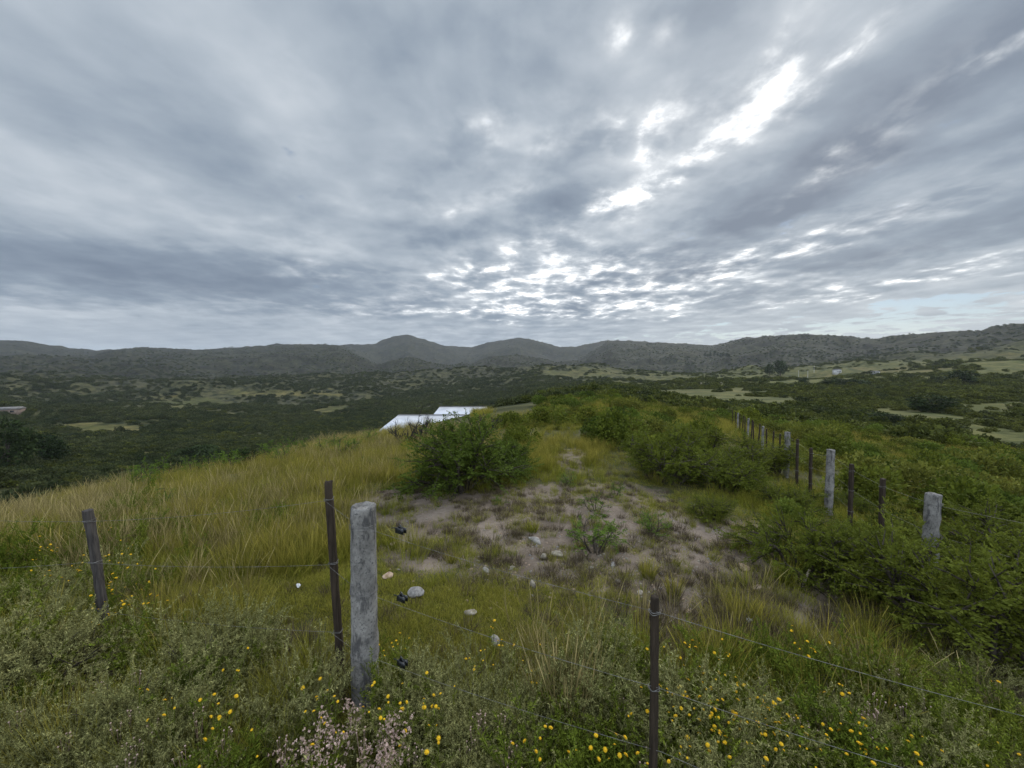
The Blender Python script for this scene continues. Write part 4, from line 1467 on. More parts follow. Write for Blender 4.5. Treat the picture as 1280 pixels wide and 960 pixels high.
cluster(10, 60, 700, 30, 25, 'pale yellow flower in the green herbs left of the leaning post', 'yellow flowers left of the left post')
cluster(14, 740, 920, 90, 28, 'yellow flower at the bottom middle of the picture', 'yellow flowers at the bottom middle')
print('flower plants', NFL)


def white_flower(px, py):
    p = at(px, py, 0.3)
    o = obj('white_flower', WF); o.location = p; o.rotation_euler = (0, 0, RNG.uniform(0, 6.28)); o.scale = (1, 1, RNG.uniform(0.8, 1.1))
    tag(o, 'tiny whitish flower on a thin stem in the bottom foreground', 'flower', 'tiny whitish flowers in the bottom foreground')


g_w = Geo()
rng_w = np.random.default_rng(77)
for q in range(5):
    tip = np.array([rng_w.normal(0, 0.03), rng_w.normal(0, 0.03), 0.3 * rng_w.uniform(0.85, 1.05)])
    g_w.tube([[0, 0, -0.02], tip * [0.4, 0.4, 0.5], tip], [0.0016, 0.0013, 0.001], 3, var=0.2)
    g_w.tube([tip, tip + [0, 0, 0.004], tip + [0, 0, 0.007]], [0.003, 0.005, 0.002], 6, var=0.8)
WF = g_w.mesh('white_flower', M['bloom'])
for q in range(46):
    white_flower(*[(RNG.normal(640, 90), RNG.normal(920, 26)), (RNG.normal(1060, 90), RNG.normal(880, 30)), (RNG.normal(190, 80), RNG.normal(900, 30))][q % 3])


# pinkish dry blossom shrubs in front of the concrete post
def blossom(px, py, up, s, seed, label):
    p = at(px, py, up)
    rng = np.random.default_rng(seed)
    o = thing('blossom_shrub', label, 'shrub', p, 0, 'pinkish blossom shrubs')
    gs, gb = Geo(), Geo()
    n = 13
    for i in range(n):
        a = rng.uniform(0, 2 * PI); r = 0.13 * s * math.sqrt(rng.uniform(0, 1)) * 1.4
        tip = np.array([r * math.cos(a), r * math.sin(a), up * rng.uniform(0.72, 1.02)])
        P = np.array([[tip[0] * 0.2, tip[1] * 0.2, -0.02], [tip[0] * 0.55, tip[1] * 0.55, tip[2] * 0.5], tip])
        gs.tube(P, [0.003, 0.0022, 0.0012], 4, cap=False, var=0.2)
        nl = 20; t = rng.uniform(0.05, 0.8, nl)
        Q = np.stack([np.interp(t, [0, .5, 1], P[:, c]) for c in range(3)], -1)
        leaflets(gs, rng, Q, rng.normal(0, 1, (nl, 3)) + [0, 0, 0.4], 0.028, 0.25)
        nb = rng.integers(14, 26)
        t = rng.uniform(0.55, 1.02, nb)
        Q = np.stack([np.interp(t, [0, .5, 1], P[:, c]) for c in range(3)], -1) + rng.normal(0, 0.014, (nb, 3))
        for q in Q:
            rr = rng.uniform(0.0035, 0.0062)
            d = rng.normal(0, 1, (7, 3)); d /= np.linalg.norm(d, axis=1)[:, None]
            leaflets(gb, rng, np.repeat(q[None], 7, 0), d, rr * 1.6, 0.9, var=rng.uniform(0, 1))
    obj('stems', gs.mesh('stems', M['h_grey']), o)
    obj('blossoms', gb.mesh('blossoms', M['bloom']), o)


blossom(440, 885, 0.36, 1.0, 1, 'pinkish white blossom shrub right at the foot of the concrete post')
blossom(388, 925, 0.36, 1.25, 2, 'pale dry blossom shrub at the bottom left of the concrete post')
blossom(455, 935, 0.36, 1.25, 3, 'pink tinged blossom shrub at the bottom below the concrete post')
blossom(487, 900, 0.36, 0.8, 4, 'thin blossom shrub with upright white spikes right of the concrete post foot')

K_grey = [bush_kind(60 + q, 'h_grey', w=0.8, h=0.42, n1=16, n2=8, n3=7, nl=22, leaf=0.012, flat=0.2, ratio=0.24) for q in range(2)]
for k, px, py, sc_, lab in [(0, 255, 855, 0.75, 'grey green fuzzy shrublet between the leaning left post and the thin post'),
                            (1, 70, 860, 0.8, 'grey fuzzy shrublet at the left edge below the leaning post'),
                            (0, 140, 930, 0.7, 'pale grey feathery shrublet at the bottom left corner'),
                            (1, 575, 905, 0.65, 'silvery feathery shrublet between blossom shrub and dry tussock'),
                            (1, 1235, 800, 0.6, 'dry grey shrublet before the sprawling shrub at the right edge'),
                            (0, 640, 960, 0.6, 'grey feathery shrublet at the bottom edge below the dry tussock')]:
    bush(K_grey[k], 'grey_shrublet', lab, 'shrub', at(px, py), sc_, px * 0.3)


for k, px, py, sc_, sz_, lab in [(1, 205, 640, 0.42, 1.3, 'dark green weed clump standing in the straw grass on the left slope'), (2, 330, 612, 0.30, 1.0, 'small green weed on the left brow above the thin post'),
                            (0, 455, 585, 0.5, 0.9, 'yellow green weed patch on the brow left of the big dark bush'), (2, 500, 590, 0.55, 1.0, 'pale green weeds against the left flank of the big dark bush'),
                            (1, 95, 622, 0.35, 1.0, 'green weed on the far left brow'), (0, 275, 640, 0.3, 1.1, 'green weed in the grass between the leaning post and the yellow clump')]:
    bush(K_sap[k], 'weed', lab, 'weed', at(px, py), sc_, px * 0.9, scz=sc_ * sz_)


for i in range(26):
    px = 8 + i * 18 + random.uniform(-7, 7)
    sil = np.interp(px, [0, 250, 400, 480], [618, 588, 562, 550]) + random.uniform(2, 16)
    bush(K_sap[i % 3], 'weed', 'green weed poking out of the grass along the left brow', 'weed', at(px, sil), random.uniform(0.45, 0.85), px, 'weeds along the left brow', scz=random.uniform(0.75, 1.15))


# distinct tussocks
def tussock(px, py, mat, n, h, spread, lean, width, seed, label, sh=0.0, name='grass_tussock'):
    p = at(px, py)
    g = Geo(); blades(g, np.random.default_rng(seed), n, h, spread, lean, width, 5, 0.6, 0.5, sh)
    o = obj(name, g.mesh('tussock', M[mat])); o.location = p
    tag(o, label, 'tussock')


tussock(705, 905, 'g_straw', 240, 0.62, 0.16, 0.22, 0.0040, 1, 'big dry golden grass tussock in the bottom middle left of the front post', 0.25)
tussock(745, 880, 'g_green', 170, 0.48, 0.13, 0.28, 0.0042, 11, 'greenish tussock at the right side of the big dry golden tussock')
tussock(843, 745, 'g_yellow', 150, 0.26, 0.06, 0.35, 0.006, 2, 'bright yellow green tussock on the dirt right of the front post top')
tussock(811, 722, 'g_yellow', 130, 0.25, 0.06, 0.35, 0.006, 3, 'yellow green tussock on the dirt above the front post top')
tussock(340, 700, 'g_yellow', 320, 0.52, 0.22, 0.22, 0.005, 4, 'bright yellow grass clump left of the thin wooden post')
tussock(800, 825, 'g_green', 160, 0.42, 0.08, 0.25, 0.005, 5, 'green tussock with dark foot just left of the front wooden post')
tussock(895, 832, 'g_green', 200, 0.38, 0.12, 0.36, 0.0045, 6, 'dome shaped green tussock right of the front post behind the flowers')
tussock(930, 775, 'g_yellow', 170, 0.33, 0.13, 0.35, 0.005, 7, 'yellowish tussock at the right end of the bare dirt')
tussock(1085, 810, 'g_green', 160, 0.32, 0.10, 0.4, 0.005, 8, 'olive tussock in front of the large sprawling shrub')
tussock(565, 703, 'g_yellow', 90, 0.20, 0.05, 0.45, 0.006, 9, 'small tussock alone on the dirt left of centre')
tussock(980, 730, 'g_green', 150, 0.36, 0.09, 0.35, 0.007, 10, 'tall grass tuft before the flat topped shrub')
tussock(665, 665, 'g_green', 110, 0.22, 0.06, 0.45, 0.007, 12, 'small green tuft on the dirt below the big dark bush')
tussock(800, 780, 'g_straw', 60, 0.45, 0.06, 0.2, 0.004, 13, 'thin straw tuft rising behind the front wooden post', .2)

tussock(60, 830, 'g_straw', 16, 0.62, 0.12, 0.75, 0.0040, 14, 'few arching pale seed stalks at the left edge of the foreground', 0.8, 'seed_stalks')
tussock(235, 800, 'g_straw', 14, 0.60, 0.12, 0.7, 0.0036, 15, 'arching pale seed stalks right of the leaning left post', 0.8, 'seed_stalks')
tussock(1205, 890, 'g_straw', 14, 0.55, 0.12, 0.75, 0.0042, 16, 'arching pale seed stalks at the lower right corner', 0.8, 'seed_stalks')
tussock(1110, 905, 'g_yellow', 24, 0.50, 0.10, 0.5, 0.0042, 17, 'yellowish seed stalks in front of the sprawling shrub at lower right', 0.6, 'seed_stalks')
tussock(285, 835, 'g_brown', 200, 0.26, 0.10, 0.5, 0.0030, 18, 'withered brown tussock left of the thin wooden post')
tussock(360, 880, 'g_green', 220, 0.30, 0.09, 0.45, 0.0032, 19, 'fine bright green grass clump left of the foot of the thin post')

# ------------------------------------------------------------------ houses
def house():
    o = thing('house', 'long low house with two white sheet roofs below the grassy brow', 'house', (-13, 63, -10.6))
    def loc(p): return np.asarray(p, float) - np.array([-13, 63, -10.6])
    def wing(x0, x1, y0, y1, y2, ze, zr, nm):
        # gable roof: front eave y0, ridge y1, back eave y2
        t = 0.14
        for (ya, za, yb, zb) in ((y0, ze, y1, zr), (y1, zr, y2, ze)):
            g = Geo()
            nx = 60
            xs = np.linspace(x0, x1, nx * 2 + 1)
            zz = 0.018 * np.cos(np.arange(nx * 2 + 1) * PI)
            A = np.stack([xs, np.full_like(xs, ya), za + zz], -1); B = np.stack([xs, np.full_like(xs, yb), zb + zz], -1)
            V = np.concatenate([loc(A), loc(B), loc(A - [0, 0, t]), loc(B - [0, 0, t])])
            n = len(xs); i = np.arange(n - 1)
            F = np.concatenate([np.stack([i, i + 1, n + i + 1, n + i], -1), np.stack([2 * n + i, 3 * n + i, 3 * n + i + 1, 2 * n + i + 1], -1),
                                np.stack([i, 2 * n + i, 2 * n + i + 1, i + 1], -1), np.stack([n + i, n + i + 1, 3 * n + i + 1, 3 * n + i], -1),
                                np.array([[0, n, 3 * n, 2 * n], [n - 1, 3 * n - 1, 4 * n - 1, 2 * n - 1]])])
            g.add(V, F)
            obj('roof', g.mesh('roof', M['roof']), o)
        g = Geo(); g.box(loc(((x0 + x1) / 2, y1, zr + 0.05)), ((x1 - x0) / 2 + 0.05, 0.28, 0.04)); obj('ridge_cap', g.mesh('ridge_cap', M['roof_grey']), o)
        g = Geo(); g.box(loc(((x0 + x1) / 2, y0 - 0.06, ze - 0.10)), ((x1 - x0) / 2, 0.05, 0.09)); obj('gutter', g.mesh('gutter', M['roof_grey']), o)
        g = Geo()
        a, b, c, d = x0 + 0.5, x1 - 0.5, y0 + 0.6, y2 - 0.6
        zw = ze - 0.05
        zg = zr - 0.30
        ym = y1
        V = [(a, c, -12.6), (b, c, -12.6), (b, d, -12.6), (a, d, -12.6), (a, c, zw), (b, c, zw), (b, d, zw), (a, d, zw), (a, ym, zg), (b, ym, zg)]
        g.add([loc(v) for v in V], np.array([[0, 1, 5, 4], [2, 3, 7, 6], [1, 2, 6, 5], [3, 0, 4, 7]]))
        g.F3.append(np.array([[5, 6, 9], [7, 4, 8]]))
        w = obj('wall', g.mesh('wall', M['wall']), o)
        for k in range(3):
            xx = a + (b - a) * (k + 0.7) / 3.4
            g = Geo(); g.box(loc((xx, c - 0.02, ze - 1.1)), (0.65, 0.05, 0.55)); f = obj('window', g.mesh('window', M['wall_white']), w)
            g = Geo(); g.box(loc((xx, c - 0.06, ze - 1.1)), (0.56, 0.03, 0.46)); obj('pane', g.mesh('pane', M['glass']), f)
    wing(-19.8, -7.4, 57, 68, 72, -7.75, -6.68, 'a')
    wing(-14.8, -5.2, 70.6, 80, 85, -7.6, -6.55, 'b')


house()


def small_house(px, py, Y, w, h, label, mat, roofm, rz=0.3):
    p = base_at(px, Y)
    o = thing('house', label, 'house', p, rz)
    g = Geo(); g.box((0, 0, h / 2 - 1), (w / 2, w * 0.32, h / 2 + 1)); wl = obj('wall', g.mesh('wall', mat), o)
    g = Geo()
    a, b = w / 2 + 0.4, w * 0.32 + 0.4
    V = [(-a, -b, h), (a, -b, h), (a, b, h), (-a, b, h), (-a, 0, h + w * 0.13), (a, 0, h + w * 0.13)]
    g.add(V, np.array([[0, 1, 5, 4], [2, 3, 4, 5], [0, 3, 2, 1]])); g.F3.append(np.array([[1, 2, 5], [3, 0, 4]]))
    obj('roof', g.mesh('roof', roofm), o)
    for k in (-0.28, 0.25):
        g = Geo(); g.box((k * w, -w * 0.32 - 0.03, h * 0.55), (w * 0.07, 0.05, h * 0.2)); obj('window', g.mesh('window', M['glass']), wl)
    g = Geo(); g.box((0.02 * w, -w * 0.32 - 0.03, h * 0.36), (w * 0.05, 0.05, h * 0.36)); obj('door', g.mesh('door', M['wood_dark']), wl)


def far_at(px, py): return at(px, py)


q = at(1046, 467); small_house(1046, 467, q[1], 8.0 * q[1] / 480, 4.6 * q[1] / 480, 'white house on the knoll beside the utility poles', M['wall_white'], M['roof_grey'])
q = at(1094, 467); small_house(1094, 467, q[1], 7.0 * q[1] / 480, 2.4 * q[1] / 480, 'low pale shed right of the white house on the knoll', M['wall_white'], M['roof_grey'], -0.2)
q = at(8, 516); small_house(8, 516, q[1], 14 * q[1] / 300, 3.2 * q[1] / 300, 'grey roofed farmhouse at the far left among dark shrubs', M['wall'], M['roof_grey'], 0.5)


def utility_pole(px, py, hpx, label):
    q = at(px, py); h = hpx / FPX * q[1]
    o = thing('utility_pole', label, 'utility pole', q, 0.3, 'utility poles by the knoll')
    k = h / 9.0
    g = Geo(); g.tube([[0, 0, -0.5], [0, 0, h]], [0.22 * k, 0.14 * k], 8); obj('shaft', g.mesh('shaft', M['pole']), o)
    g = Geo(); g.box((0, 0.16 * k, h * 0.93), (0.8 * k, 0.06 * k, 0.06 * k)); obj('crossarm', g.mesh('crossarm', M['wood_grey']), o)
    for s in (-0.6, 0.6):
        g = Geo(); g.tube([[s * k, 0.16 * k, h * 0.93 + 0.05 * k], [s * k, 0.16 * k, h * 0.93 + 0.3 * k]], [0.07 * k, 0.05 * k], 6); obj('insulator', g.mesh('insulator', M['pole']), o)


utility_pole(998, 473, 10, 'leftmost and faintest pale utility pole below the hills')
utility_pole(1009.5, 474, 11, 'bright pale utility pole in the middle of three')
utility_pole(1017.5, 466, 9, 'upper right utility pole nearest the white house')


# tracks
def track(pix, w, label, up=0.12):
    P = [at(px, py) for px, py in pix]
    P = np.array([p[:2] for p in P if math.hypot(p[0], p[1]) > 150])
    print('track', np.round(P, 1).tolist())
    t = np.linspace(0, len(P) - 1, 40)
    P = np.stack([np.interp(t, np.arange(len(P)), P[:, k]) for k in range(2)], -1)
    T = np.gradient(P, axis=0); T /= np.linalg.norm(T, axis=1)[:, None] + 1e-9
    N = np.stack([-T[:, 1], T[:, 0]], -1)
    rows = []
    for s in (-1, -0.5, 0, 0.5, 1):
        q = P + N * s * w / 2
        rows.append(np.stack([q[:, 0], q[:, 1], H(q[:, 0], q[:, 1]) + up], -1))
    V = np.stack(rows, 1).reshape(-1, 3); idx = np.arange(40 * 5).reshape(40, 5)
    F = np.stack([idx[:-1, :-1], idx[:-1, 1:], idx[1:, 1:], idx[1:, :-1]], -1).reshape(-1, 4)
    o = obj('dirt_road', mesh_np('dirt_road', V, F, M['track'], True))
    tag(o, label, 'road', kind='structure')


track(TRACK, 6.0, 'pale dirt road leading away from the white roofed house')
track([(850, 480), (885, 480), (925, 479)], 9, 'thin pale road line crossing the valley floor', 0.4)

# ------------------------------------------------------------------ far trees
def tree_kind(seed, w, h, mat, n=2200, leaf=0.2):
    rng = np.random.default_rng(seed); g = Geo()
    k = 16
    C = rng.normal(0, 1, (k, 3)); C /= np.linalg.norm(C, axis=1)[:, None]
    C *= np.array([w * 0.33, w * 0.33, h * 0.30]); C[:, 2] += h * 0.58
    rad = rng.uniform(0.14, 0.26, k) * min(w, h)
    wh = rng.integers(0, k, n); d = rng.normal(0, 1, (n, 3)); d /= np.linalg.norm(d, axis=1)[:, None]
    P = C[wh] + d * (rad[wh] * rng.uniform(0.5, 1.1, n))[:, None]
    leaflets(g, rng, P, d + rng.normal(0, 0.6, (n, 3)), leaf, 0.6, var=wh / k)
    gt = Geo()
    gt.tube([[0, 0, -0.3], [0.02 * w, 0, h * 0.3], [0, 0.02 * w, h * 0.62]], [0.035 * w, 0.026 * w, 0.012 * w], 7)
    for i in range(6):
        gt.tube([[0, 0, h * (0.22 + 0.05 * i)], C[i]], [0.016 * w, 0.007 * w], 5)
    return g.mesh('crown', M[mat]), gt.mesh('trunk', M['bark'])


TK = [tree_kind(700 + i, 1.0, 1.0, 'lf_tree', leaf=0.075) for i in range(3)]
TP = [tree_kind(720 + i, 0.32, 1.0, 'lf_tree', n=900, leaf=0.06) for i in range(2)]


def tree(kind, name, px, py, wpx, hpx, label, group=None):
    q = at(px, py)
    o = thing(name, label, 'tree', q, random.uniform(0, 6), group)
    s = wpx / FPX * q[1] / (0.32 if kind in TP else 1.0); sz = hpx / FPX * q[1]
    o.scale = (s, s, sz)
    obj('crown', kind[0], o); obj('trunk', kind[1], o)


tree(TK[0], 'tree', 12, 590, 50, 62, 'dark broad tree at the left edge in the valley')
tree(TK[1], 'tree', 55, 580, 45, 38, 'lower dark tree right of the tree at the left edge')
tree(TK[1], 'tree', 1165, 515, 46, 20, 'broad dark tree standing alone on the right slope')
tree(TK[2], 'tree', 1110, 530, 40, 14, 'low dark tree left below the lone broad tree on the right')
tree(TK[0], 'tree', 1205, 480, 34, 16, 'dark tree clump on the meadow near the right ridge')
tree(TK[2], 'tree', 975, 470, 15, 20, 'tall dark tree left of the utility poles')
tree(TK[0], 'tree', 962, 470, 12, 14, 'smaller dark tree beside the tall one left of the poles')
tree(TK[1], 'tree', 1045, 483, 30, 10, 'dark rounded trees under the white house knoll')
tree(TK[2], 'tree', 1070, 483, 28, 9, 'dark low tree right under the white house knoll')
tree(TK[0], 'tree', 1003, 481, 14, 9, 'dark tree at the foot of the utility poles')
tree(TK[1], 'tree', 300, 585, 42, 22, 'dark tree below the brow on the left middle')
tree(TK[2], 'tree', 250, 575, 45, 18, 'dark spreading tree in the left valley')
for i, px in enumerate((881, 884.5, 888, 893, 897, 900.5, 904, 908, 911)):
    tree(TP[i % 2], 'poplar_tree', px, 447, 3.4, [6, 5, 6, 9, 7, 6, 7, 6, 5][i], 'slim dark tree in the row on the far hillside', 'row of slim trees on the far hillside')

# ------------------------------------------------------------------ sky, sun, haze
SUN_AZ, SUN_EL = math.radians(33), math.radians(33)
world = bpy.data.worlds.new('World'); scene.world = world; world.use_nodes = True
wt = world.node_tree; wt.nodes.clear()
t = NT(wt)
sky = t.n('ShaderNodeTexSky', {'sky_type': 'NISHITA', 'sun_disc': False, 'sun_elevation': SUN_EL, 'sun_rotation': SUN_AZ, 'dust_density': 0.3, 'ozone_density': 4.0})
D = t.n('ShaderNodeTexCoord').outputs['Generated']
sx = t.n('ShaderNodeSeparateXYZ', Vector=D)
X, Y_, Z = sx.outputs[0], sx.outputs[1], sx.outputs[2]
zc = t.m('MAXIMUM', Z, 0.0)
den = t.m('ADD', zc, 0.10)
# clouds lie on a layer overhead: direction projected onto a horizontal plane
cp = t.n('ShaderNodeCombineXYZ', X=t.m('DIVIDE', X, den), Y=t.m('MULTIPLY', t.m('DIVIDE', Y_, den), 0.85), Z=0.0).outputs[0]
wv = t.noise(cp, 0.9, 4, 0.55)
cpw = t.n('ShaderNodeVectorMath', {'operation': 'MULTIPLY_ADD'}, _0=wv.outputs['Color'], _1=(0.26, 0.26, 0.0), _2=cp).outputs[0]
nb = t.noise(cpw, 0.55, 3, 0.5).outputs['Fac']        # big masses
nm = t.noise(cpw, 2.1, 6, 0.50).outputs['Fac']        # billows
cps = t.n('ShaderNodeVectorMath', {'operation': 'ADD'}, _0=cpw, _1=(0.05, 0.08, 0.0)).outputs[0]
nm_s = t.noise(cps, 2.1, 6, 0.50).outputs['Fac']      # the same billows a step towards the sun: their lit and shaded flanks
rel = t.m('SUBTRACT', nm, nm_s)
nf = t.noise(cpw, 6.0, 6, 0.58).outputs['Fac']         # ripples

# sky directions as azimuth and elevation (degrees), wobbled so that no mass has a drawn edge
deg = 57.2958
wob = t.noise(cp, 2.2, 6, 0.62)
ws = t.n('ShaderNodeSeparateColor', Color=wob.outputs['Color'])
AZ = t.m('ADD', t.m('MULTIPLY', t.m('ARCTAN2', X, Y_), deg), t.m('MULTIPLY', t.m('SUBTRACT', ws.outputs[0], 0.5), 10.0))
EL = t.m('ADD', t.m('MULTIPLY', t.m('ARCSINE', Z), deg), t.m('MULTIPLY', t.m('SUBTRACT', ws.outputs[1], 0.5), 8.0))


def px2ae(px, py):
    d = ray(px, py); d = d / np.linalg.norm(d)
    return math.degrees(math.atan2(d[0], d[1])), math.degrees(math.asin(d[2]))


def blob(px, py, rpx, rpy, rot, amp):
    a0, e0 = px2ae(px, py)
    ra, re = rpx / 10.5, rpy / 10.5
    c, s = math.cos(math.radians(rot)), math.sin(math.radians(rot))
    da, de = t.m('SUBTRACT', AZ, a0), t.m('SUBTRACT', EL, e0)
    u = t.m('MULTIPLY_ADD', da, c / ra, t.m('MULTIPLY', de, s / ra))
    v = t.m('MULTIPLY_ADD', da, -s / re, t.m('MULTIPLY', de, c / re))
    r2 = t.m('ADD', t.m('MULTIPLY', u, u), t.m('MULTIPLY', v, v))
    return t.m('MULTIPLY', t.m('POWER', 2.718, t.m('MULTIPLY', r2, -1.0)), amp)


def total(L):
    s = None
    for b in L:
        q = blob(*b)
        s = q if s is None else t.m('ADD', s, q)
    return s


# broad light and dark masses of the cloud deck
SHADE = [(60, 325, 300, 48, 2, -0.30), (330, 365, 260, 18, 0, -0.10), (100, 140, 180, 60, -15, -0.14), (960, 258, 250, 38, 22, -0.34), (1130, 190, 190, 60, 25, -0.22),
         (1150, 310, 180, 26, 14, -0.24), (330, 305, 200, 20, 2, 0.16), (330, 120, 170, 50, -32, 0.10), (130, 230, 190, 24, -8, 0.14), (150, 392, 160, 9, 0, 0.12),
         (1100, 100, 90, 50, 40, -0.12), (1250, 60, 70, 60, 0, -0.10), (560, 300, 70, 22, 0, -0.14), (700, 260, 80, 26, 10, -0.16), (240, 20, 200, 40, 0, 0.05), (620, 80, 160, 60, 0, -0.05),
         (870, 90, 60, 45, 30, -0.12), (680, 200, 60, 30, 0, -0.10), (360, 230, 110, 26, -20, -0.08), (860, 20, 60, 25, 0, -0.15), (1200, 130, 90, 24, 30, 0.08), (1240, 230, 90, 30, 20, -0.08)]
# where the deck is thin and the hidden sun breaks through
THIN = [(980, 65, 26, 50, -25, 0.52), (945, 130, 28, 30, -30, 0.50), (1000, 130, 30, 16, 30, 0.34), (900, 110, 26, 26, 20, 0.32), (860, 130, 24, 26, 10, 0.34), (895, 185, 60, 22, 30, 0.52), (815, 165, 26, 34, -25, 0.68), (755, 162, 26, 28, 0, 0.60), (690, 170, 40, 18, 10, 0.40), (700, 120, 26, 20, 0, 0.30), (640, 240, 50, 16, 5, 0.36), (690, 300, 60, 14, 5, 0.40), (760, 255, 62, 18, 10, 0.78), (850, 205, 60, 18, 28, 0.44),
        (1065, 50, 55, 13, 28, 0.60), (1255, 68, 45, 20, 15, 0.58), (770, 42, 26, 22, 0, 0.46), (830, 30, 24, 20, 0, 0.36), (1030, 205, 50, 10, 28, 0.40), (620, 345, 130, 36, 5, 0.50), (730, 345, 150, 36, 5, 0.56),
        (960, 320, 180, 14, 10, 0.50), (400, 342, 80, 9, 0, 0.24), (580, 265, 30, 14, 0, 0.36), (520, 245, 34, 12, -20, 0.36), (600, 392, 290, 12, 0, 0.40), (1120, 165, 44, 18, 30, 0.30), (600, 165, 60, 22, 15, 0.34),
        (850, 372, 200, 22, 3, 0.46), (1130, 352, 140, 9, 8, 0.52), (330, 290, 90, 12, -5, 0.14), (1200, 395, 130, 5, 4, 0.5)]
CLEAR = [(1190, 382, 150, 8, 6, 0.75), (1100, 408, 280, 7, 2, 0.8), (1260, 360, 60, 6, 8, 0.45)]
sh = total(SHADE); th = total(THIN); cl = total(CLEAR)
base = t.m('ADD', t.m('MULTIPLY', t.m('SUBTRACT', nb, 0.5), 0.50), t.m('ADD', t.m('MULTIPLY', t.m('SUBTRACT', nm, 0.5), t.mr(X, -0.55, 0.25, 0.30, 0.66)), t.m('MULTIPLY', t.m('SUBTRACT', nf, 0.5), 0.16)))
nc = t.noise(cpw, 3.6, 5, 0.5).outputs['Fac']          # mottled cells, strongest in the middle
mot = t.m('MULTIPLY', t.m('SUBTRACT', nc, 0.5), t.m('ADD', blob(720, 260, 330, 170, 5, 0.50), 0.05))
base = t.m('ADD', base, mot)
lum = t.m('ADD', t.m('ADD', t.m('ADD', 0.52, base), sh), t.m('MULTIPLY', rel, t.mr(X, -0.55, 0.25, 0.35, 0.75)))
ramp = t.n('ShaderNodeValToRGB', Fac=lum)
cr = ramp.color_ramp; cr.elements[0].position = 0.0; cr.elements[0].color = (0.150, 0.195, 0.270, 1)
cr.elements[1].position = 1.0; cr.elements[1].color = (0.84, 0.88, 0.92, 1)
e = cr.elements.new(0.30); e.color = (0.255, 0.315, 0.395, 1)
e = cr.elements.new(0.56); e.color = (0.435, 0.495, 0.565, 1)
cloud = ramp.outputs[0]
# thin places glow: ripple noise opens them
op = t.m('ADD', t.m('ADD', t.m('MULTIPLY', t.m('SUBTRACT', nm, 0.5), 0.9), t.m('MULTIPLY', t.m('SUBTRACT', nc, 0.5), 1.0)), t.m('MULTIPLY', t.m('SUBTRACT', nf, 0.5), 1.9))
glv = t.m('ADD', t.m('MULTIPLY', th, 0.55), t.m('ADD', t.m('MULTIPLY', op, 1.75), t.m('MULTIPLY', rel, 1.6)))
gl = t.m('MULTIPLY', t.mr(glv, -0.20, 1.05, smooth=False), t.m('MINIMUM', t.m('MULTIPLY', th, 2.0), 1.0))
gl3 = t.m('POWER', gl, 3.2)
cloud = t.mix(t.m('MULTIPLY', gl, 0.62, clamp=True), cloud, (0.80, 0.83, 0.86))
cloud = t.mix(1.0, cloud, t.n('ShaderNodeVectorMath', {'operation': 'SCALE'}, _0=(1.5, 1.45, 1.38), Scale=gl3).outputs[0], 'ADD')
# a soft glow all round the hidden sun
sd = (math.sin(SUN_AZ) * math.cos(SUN_EL), math.cos(SUN_AZ) * math.cos(SUN_EL), math.sin(SUN_EL))
dt = t.n('ShaderNodeVectorMath', {'operation': 'DOT_PRODUCT'}, _0=D, _1=sd).outputs['Value']
halo = t.m('POWER', t.m('MAXIMUM', dt, 0.0), 14.0)
cloud = t.mix(t.m('MULTIPLY', halo, 0.10), cloud, (1.3, 1.26, 1.2))
# unseen deck behind the viewer and overhead: extra brightness added as fill for the ground
back_fill = t.m('MAXIMUM', t.mr(Y_, 0.25, -0.45), t.mr(Z, 0.72, 0.95))
cloud = t.n('ShaderNodeVectorMath', {'operation': 'SCALE'}, _0=cloud, Scale=t.mr(back_fill, 0.0, 1.0, 0.83, 2.6)).outputs[0]
clear_f = t.m('MULTIPLY', t.mr(t.m('ADD', cl, t.m('MULTIPLY', op, 1.0)), 0.35, 0.85), 0.9, clamp=True)
skyc = t.n('ShaderNodeVectorMath', {'operation': 'SCALE'}, _0=sky.outputs[0], Scale=0.065).outputs[0]
col = t.mix(clear_f, cloud, skyc)
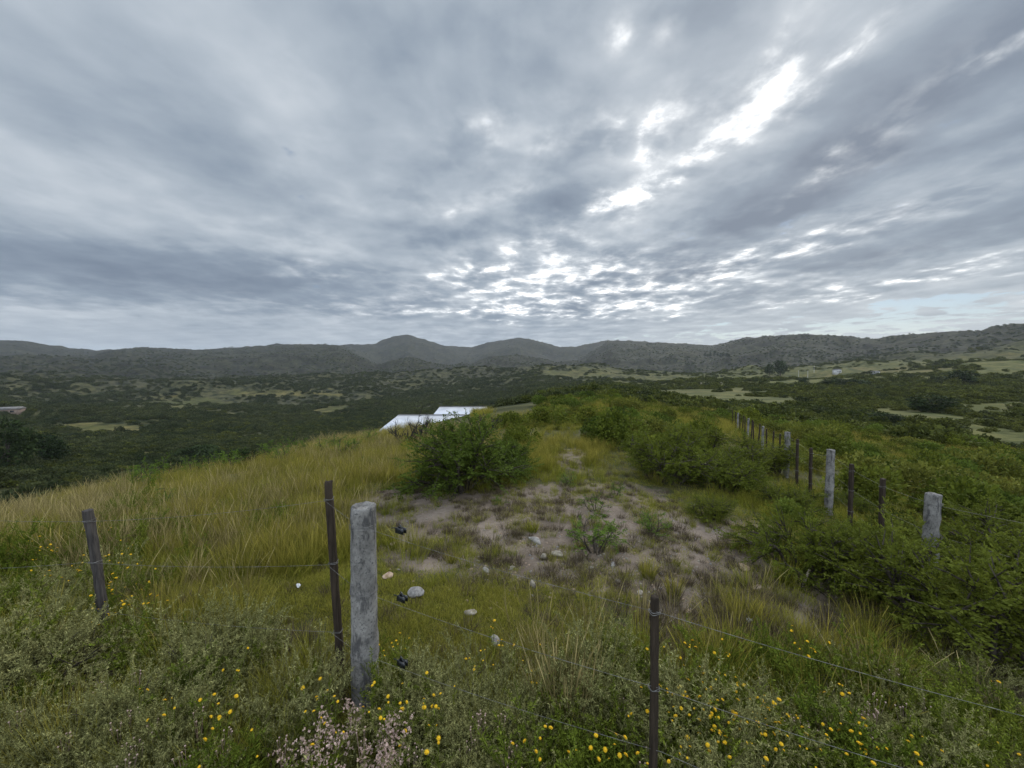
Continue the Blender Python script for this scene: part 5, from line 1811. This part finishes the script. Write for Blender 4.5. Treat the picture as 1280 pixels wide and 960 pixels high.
# pale cream air low over the right hand hills
low = t.m('MULTIPLY', t.m('POWER', 2.718, t.m('MULTIPLY', t.m('MAXIMUM', Z, 0.0), -11.0)), t.mr(X, 0.0, 0.7, 0.05, 0.85))
col = t.mix(low, col, (0.63, 0.645, 0.615))
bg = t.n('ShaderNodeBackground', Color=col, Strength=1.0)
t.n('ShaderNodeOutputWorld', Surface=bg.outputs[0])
world.cycles.sampling_method = 'MANUAL'; world.cycles.sample_map_resolution = 512

sl = bpy.data.lights.new('sun', 'SUN'); sl.energy = 1.5; sl.angle = math.radians(10); sl.color = (1.0, 0.95, 0.87)
so = bpy.data.objects.new('sun', sl); COL.objects.link(so)
so.rotation_euler = Vector((-sd[0], -sd[1], -sd[2])).to_track_quat('-Z', 'Y').to_euler()
so.location = (30, 60, 60)

HAZE = 0.00008
if HAZE:
    m, tt = newmat('haze air')
    pv = tt.n('ShaderNodeVolumePrincipled', Color=(0.80, 0.86, 0.94, 1), Density=HAZE, Anisotropy=0.2)
    tt.n('ShaderNodeOutputMaterial', Volume=pv.outputs[0])
    g = Geo(); zb, ztp = -160.0, 260.0
    g.box((0, 0, (zb + ztp) / 2), (7200, 7200, (ztp - zb) / 2))
    o = obj('haze', g.mesh('haze', m)); tag(o, 'thin blue grey air haze filling the valley up to the hills', 'haze', kind='stuff')

# ------------------------------------------------------------------ camera and render settings
cam = bpy.data.cameras.new('camera'); cam.sensor_width = 36; cam.lens = FPX / 1280 * 36
cam.clip_start = 0.05; cam.clip_end = 20000
co = bpy.data.objects.new('camera', cam); COL.objects.link(co)
co.location = (0, 0, EYE); co.rotation_euler = (PI / 2 - PITCH, 0, 0)
scene.camera = co
vs = scene.view_settings
vs.view_transform = 'Standard'; vs.look = 'None'; vs.exposure = 0.30; vs.gamma = 1.0; vs.use_curve_mapping = False
scene.render.engine = 'CYCLES'
cy = scene.cycles
cy.max_bounces = 5; cy.diffuse_bounces = 3; cy.glossy_bounces = 2; cy.transmission_bounces = 2; cy.transparent_max_bounces = 4; cy.volume_bounces = 1
cy.use_denoising = True
cy.caustics_reflective = False; cy.caustics_refractive = False
print('objects', len(scene.objects))
